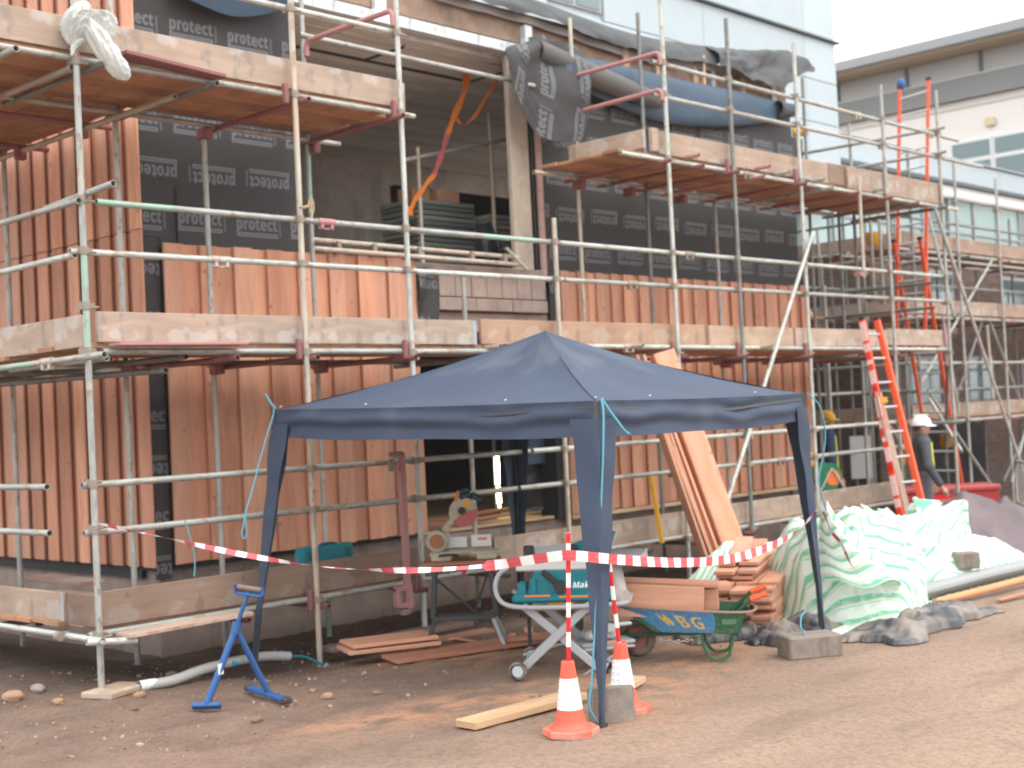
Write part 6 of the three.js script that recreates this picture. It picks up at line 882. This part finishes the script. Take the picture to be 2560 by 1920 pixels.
// plastic wrapping tied round the top of the corner standard
{
  const pm = new THREE.MeshPhysicalMaterial({ color: lin(0.86, 0.89, 0.87), roughness: 0.2, transmission: 0.45, thickness: 0, side: THREE.DoubleSide });
  const t = thing('plastic_wrap', 'crumpled clear plastic wrapping tied round the corner scaffold pole and dangling', 'plastic wrapping', [4.88, 4.6, -8.68]); const I = (x, y, z) => inside(t, [x, y, z]);
  const blob = (n, path, r, s, kk = 30) => { const c = new THREE.CatmullRomCurve3(path.map(A)); return part(n, sheet(kk + 26, 64, (u, v) => { const a = u * 2 * Math.PI, p = c.getPoint(v), rad = r(v) * (0.45 + 1.05 * ridge(Math.cos(a) * 2.6 + 3, Math.sin(a) * 2.6 + v * 4.5, s, 4)); const q = I(p.x + Math.cos(a) * rad * 0.9, p.y + Math.sin(a) * rad * 0.35, p.z + Math.sin(a) * rad); return [q.x, q.y, q.z, u, v]; }), pm, t); };
  blob('crumpled_wrap', [[4.90, 4.86, -8.67], [4.87, 4.76, -8.67], [4.85, 4.66, -8.67], [4.83, 4.55, -8.68]], (v) => 0.015 + 0.085 * Math.sin(Math.PI * Math.min(1, v * 0.95 + 0.04)), 851); blob('crumpled_wrap', [[4.88, 4.78, -8.66], [4.96, 4.76, -8.63], [5.02, 4.71, -8.60], [5.05, 4.62, -8.58]], (v) => 0.03 + 0.055 * Math.sin(Math.PI * v), 855); blob('wrap_tail', [[4.90, 4.72, -8.63], [4.97, 4.58, -8.58], [5.05, 4.44, -8.54], [5.11, 4.35, -8.52], [5.13, 4.325, -8.51]], (v) => 0.02 + 0.045 * Math.sin(Math.PI * Math.min(1, 0.25 + v * 0.72)) , 861); blob('wrap_tail', [[4.87, 4.58, -8.66], [4.82, 4.53, -8.66], [4.80, 4.47, -8.66]], (v) => 0.035 * (1 - v * 0.8), 865);
}
{ // odds and ends seen beyond the corner of the clad wall
  const a = part('yellow_roll', rod([17.95, 5.90, -10.95], [18.1, 5.91, -10.8], 0.075, 16), yellowM, scene, 'yellow roll on the flat roof edge behind the right end of the top lift'); a.userData.category = 'roll';
  const b = part('black_crate', cbox(0.34, 0.34, 0.25, { c: 0.02 }), blackM, scene, 'black crate at the roof edge below the yellow roll', [17.85, 5.62, -10.95]); b.userData.category = 'crate';
  const c = part('yellow_bucket', new THREE.LatheGeometry([[0, 0], [0.11, 0], [0.14, 0.2], [0.15, 0.21], [0.135, 0.2], [0.1, 0.02]].map((q) => new THREE.Vector2(...q)), 20), yellowM, scene, 'yellow bucket on the middle deck near the tall orange ladder', [19.9, 4.26, -10.75]); c.userData.category = 'bucket';
  const t = thing('tie_cord', 'frayed pale cord knotted round the second standard at the guard rail', 'cord', [6.79, 3.56, -8.68]); part('knot', merge([new THREE.TorusGeometry(0.032, 0.007, 6, 16).rotateX(1.5), cable([[0.03, 0, 0.01], [0.07, 0.06, 0.03], [0.08, 0.0, 0.03], [0.06, -0.08, 0.02]], 0.006, 20, 6), cable([[0.03, 0, 0.01], [0.05, 0.08, 0.03], [0.06, 0.03, 0.03], [0.045, -0.04, 0.02]], 0.006, 20, 6)]), raw, t);
}
// ---------- people ----------
function field(bones, box, cell, k = 0.03) { // smooth union of tapered capsules, meshed with marching cubes
  const size = Math.max(box[3] - box[0], box[4] - box[1], box[5] - box[2]), res = Math.min(110, Math.max(20, Math.ceil(size / cell))), mc = new MarchingCubes(res, dark, false, false, 120000); mc.isolation = 0;
  const c = [(box[0] + box[3]) / 2, (box[1] + box[4]) / 2, (box[2] + box[5]) / 2];
  const B = bones.map(([a, e, r0, r1, sq]) => { const x = e[0] - a[0], y = e[1] - a[1], z = e[2] - a[2]; return [a[0], a[1], a[2], x, y, z, 1 / (x * x + y * y + z * z || 1e-9), r0, r1 - r0, sq ?? 1]; }), at = (q, i) => c[i] + ((q - res / 2) / (res / 2)) * size / 2;
  for (let z = 0; z < res; z++) { const pz = at(z, 2); for (let y = 0; y < res; y++) { const py = at(y, 1); for (let x = 0; x < res; x++) { const px = at(x, 0); let d = 1e3;
    for (let i = 0; i < B.length; i++) { const b = B[i], ax = px - b[0], ay = py - b[1], az = pz - b[2], t = Math.min(1, Math.max(0, (ax * b[3] + ay * b[4] + az * b[5]) * b[6])), dx = ax - b[3] * t, dy = ay - b[4] * t, dz = (az - b[5] * t) * b[9], dd = Math.sqrt(dx * dx + dy * dy + dz * dz) - (b[7] + b[8] * t), h = Math.max(k - Math.abs(d - dd), 0) / k; d = Math.min(d, dd) - h * h * k * 0.25; }
    mc.field[x + y * res + z * res * res] = -d; } } }
  mc.update(); const n = mc.count ?? mc.geometry.drawRange.count, g = new THREE.BufferGeometry();
  g.setAttribute('position', new THREE.Float32BufferAttribute(mc.positionArray.slice(0, n * 3), 3)); g.setAttribute('normal', new THREE.Float32BufferAttribute(mc.normalArray.slice(0, n * 3), 3)); g.setAttribute('uv', new THREE.Float32BufferAttribute(new Float32Array(n * 2), 2));
  g.scale(size / 2, size / 2, size / 2); g.translate(...c); g.computeBoundingBox(); return g;
}
function person(label, pos, turn, o) {
  const t = thing('person', label, 'person', pos, turn); const skin = mat({ color: lin(0.50, 0.26, 0.185), roughness: 0.6 });
  // faces +z; arms hang, right hand (−x) a little forward
  const sh = 1.40, bones = [[[0, 1.50, 0.01], [0, 1.41, 0], 0.055, 0.06], [[0, 1.60, 0.015], [0, 1.655, 0.0], 0.082, 0.088], [[0, 1.545, 0.045], [0, 1.58, 0.04], 0.055, 0.07], [[0, 1.585, 0.10], [0, 1.61, 0.098], 0.014, 0.012], [[-0.083, 1.59, 0.0], [-0.085, 1.61, 0.0], 0.018, 0.016], [[0.083, 1.59, 0.0], [0.085, 1.61, 0.0], 0.018, 0.016], [[0, 1.35, 0], [0, 0.95, 0], 0.13, 0.12, 1.4], [[-0.12, sh - 0.03, 0], [0.12, sh - 0.03, 0], 0.07, 0.07]];
  const arms = [[-1, o.rh ?? [-0.30, 0.80, 0.12]], [1, o.lh ?? [0.27, 0.82, 0.1]]]; const hands = [];
  for (const [s, h] of arms) { const S = [s * 0.19, sh, 0], E = [(S[0] + h[0]) / 2 + s * 0.05, (S[1] + h[1]) / 2 - 0.02, (S[2] + h[2]) / 2 - 0.06]; bones.push([S, E, 0.052, 0.042], [E, h, 0.04, 0.028]); hands.push([s, h, E]); }
  for (const s of [-1, 1]) bones.push([[s * 0.09, 0.92, 0], [s * 0.10, 0.49, 0.02], 0.085, 0.056], [[s * 0.10, 0.49, 0.02], [s * 0.105, 0.08, -0.01], 0.053, 0.036], [[s * 0.105, 0.05, -0.02], [s * 0.115, 0.035, 0.14], 0.04, 0.034]);
  const body = [field(bones, [-0.5, 0, -0.45, 0.5, 1.8, 0.45], 0.022)];
  for (const [s, h, E] of hands) { const d = V(h[0] - E[0], h[1] - E[1], h[2] - E[2]).normalize(), f = V(-s * 0.25, 0, 1).normalize(), fb = []; const at = (a, b, c = 0) => { const q = A(h).addScaledVector(d, a).addScaledVector(f, b); q.x += c * -s; return q.toArray(); };
    fb.push([h, at(0.08, 0.0), 0.026, 0.03, 1]); [[-0.028, 0.062], [-0.01, 0.078], [0.009, 0.073], [0.027, 0.058]].forEach(([b, l]) => { fb.push([at(0.075, b), at(0.075 + l * 0.55, b, 0.008), 0.0095, 0.009], [at(0.075 + l * 0.55, b, 0.008), at(0.075 + l, b, 0.028), 0.009, 0.0075]); }); fb.push([at(0.02, 0.022), at(0.06, 0.052, 0.01), 0.012, 0.01], [at(0.06, 0.052, 0.01), at(0.09, 0.05, 0.02), 0.01, 0.0085]);
    body.push(field(fb, [h[0] - 0.13, h[1] - 0.2, h[2] - 0.15, h[0] + 0.13, h[1] + 0.06, h[2] + 0.15], 0.0055, 0.008)); }
  part('body', merge(body), skin, t);
  const eye = mat({ color: lin(0.05, 0.035, 0.03), roughness: 0.3 }); for (const s of [-1, 1]) { part('eye', new THREE.SphereGeometry(0.010, 10, 8).translate(s * 0.032, 1.617, 0.088), eye, t); part('eyebrow', cbox(0.032, 0.006, 0.008, { c: 0.002 }).translate(s * 0.032, 1.64, 0.091), mat({ color: lin(0.1, 0.07, 0.05) }), t); } part('mouth', cbox(0.045, 0.007, 0.006, { c: 0.002 }).translate(0, 1.55, 0.098), mat({ color: lin(0.30, 0.11, 0.09) }), t);
  part('hair', new THREE.SphereGeometry(0.098, 18, 12, 0, Math.PI * 2, 0, 1.9).rotateX(-0.5).translate(0, 1.625, -0.012), mat({ color: lin(0.07, 0.055, 0.045), roughness: 0.9 }), t);
  const jk = [[[0, 1.36, 0], [0, 1.12, 0.0], 0.165, 0.16, 1.25], [[0, 1.12, 0], [0, 0.88, 0.0], 0.165, 0.17, 1.25], [[-0.15, sh - 0.01, 0], [0.15, sh - 0.01, 0], 0.085, 0.085], [[0, 1.46, 0], [0, 1.40, 0], 0.075, 0.09]]; for (const [s, h] of arms) { const S = [s * 0.19, sh, 0], E = [(S[0] + h[0]) / 2 + s * 0.05, (S[1] + h[1]) / 2 - 0.02, (S[2] + h[2]) / 2 - 0.06]; jk.push([S, E, 0.073, 0.062], [E, [E[0] + (h[0] - E[0]) * 0.85, E[1] + (h[1] - E[1]) * 0.85, E[2] + (h[2] - E[2]) * 0.85], 0.06, 0.05]); }
  part('jacket', field(jk, [-0.48, 0.6, -0.4, 0.48, 1.58, 0.4], 0.018, 0.04), o.jacket, t);
  const tr = []; for (const s of [-1, 1]) tr.push([[s * 0.085, 0.95, 0], [s * 0.10, 0.5, 0.02], 0.11, 0.08], [[s * 0.10, 0.5, 0.02], [s * 0.107, 0.10, -0.01], 0.078, 0.068]); part('trousers', field(tr, [-0.3, 0.0, -0.3, 0.3, 1.1, 0.3], 0.018, 0.03), o.trousers, t);
  const bt = []; for (const s of [-1, 1]) bt.push([[s * 0.107, 0.12, -0.02], [s * 0.107, 0.06, -0.02], 0.055, 0.058], [[s * 0.107, 0.055, -0.02], [s * 0.118, 0.045, 0.15], 0.054, 0.046]); part('boots', field(bt, [-0.25, -0.03, -0.2, 0.25, 0.22, 0.25], 0.014, 0.02), blackM, t);
  const hm = o.helmet; part('helmet', merge([new THREE.SphereGeometry(0.125, 28, 14, 0, Math.PI * 2, 0, 1.6).scale(0.95, 1.02, 1.12).translate(0, 1.645, 0.0), sheet(20, 4, (u, v) => { const a = Math.PI * (0.12 + 0.76 * u), r = 0.12 + 0.075 * v * Math.sin(Math.PI * u); return [Math.cos(a) * r * 0.98, 1.648 - 0.028 * v, Math.sin(a) * r * 1.12]; }), new THREE.CylinderGeometry(0.123, 0.127, 0.02, 28, 1, true).scale(0.96, 1, 1.13).translate(0, 1.645, 0), cbox(0.03, 0.012, 0.2, { c: 0.005 }).translate(0, 1.772, 0)]), hm, t);
  if (o.muffs) for (const s of [-1, 1]) { part('ear_defender', rod([s * 0.10, 1.61, -0.005], [s * 0.145, 1.61, -0.005], 0.045, 18), blackM, t); part('ear_defender', rod([s * 0.145, 1.61, -0.005], [s * 0.155, 1.61, -0.005], 0.03, 16), yellowM, t); }
  if (o.stripe) { for (const s of [-1, 1]) { part('hi_vis_stripe', boxBetween([s * 0.09, 1.40, 0.108], [s * 0.10, 0.92, 0.128], 0.03, 0.02, { c: 0.003 }), o.stripe, t); } }
  return t;
}
const hiVis = mat({ color: lin(0.62, 0.62, 0.08), roughness: 0.5 });
const jacketM = mat({ map: dataTex(128, 128, (u, v) => { const n = fbm(u * 6, v * 6, 871, 4, 6, 6); const k = 0.7 + 0.6 * n; return [0.06 * k, 0.068 * k, 0.08 * k]; }), roughness: 0.8 });
{ const p = person('man in white helmet and dark jacket walking right past the ladders, looking down', [16.20, -0.12, -8.24], 0.6, { jacket: jacketM, trousers: mat({ color: lin(0.13, 0.13, 0.145), roughness: 0.85 }), helmet: mat({ color: lin(0.82, 0.84, 0.82), roughness: 0.35 }), stripe: hiVis, rh: [-0.31, 0.82, 0.18], lh: [0.27, 0.84, 0.12] }); p.scale.setScalar(0.95); }
person('worker in yellow helmet with black ear defenders half hidden behind a scaffold standard', [17.66, -0.11, -10.47], 0.6, { jacket: mat({ color: lin(0.015, 0.04, 0.11), roughness: 0.8 }), trousers: mat({ color: lin(0.05, 0.04, 0.035), roughness: 0.85 }), helmet: yellowM, muffs: true, stripe: hiVis });
renderer.render(scene, camera);
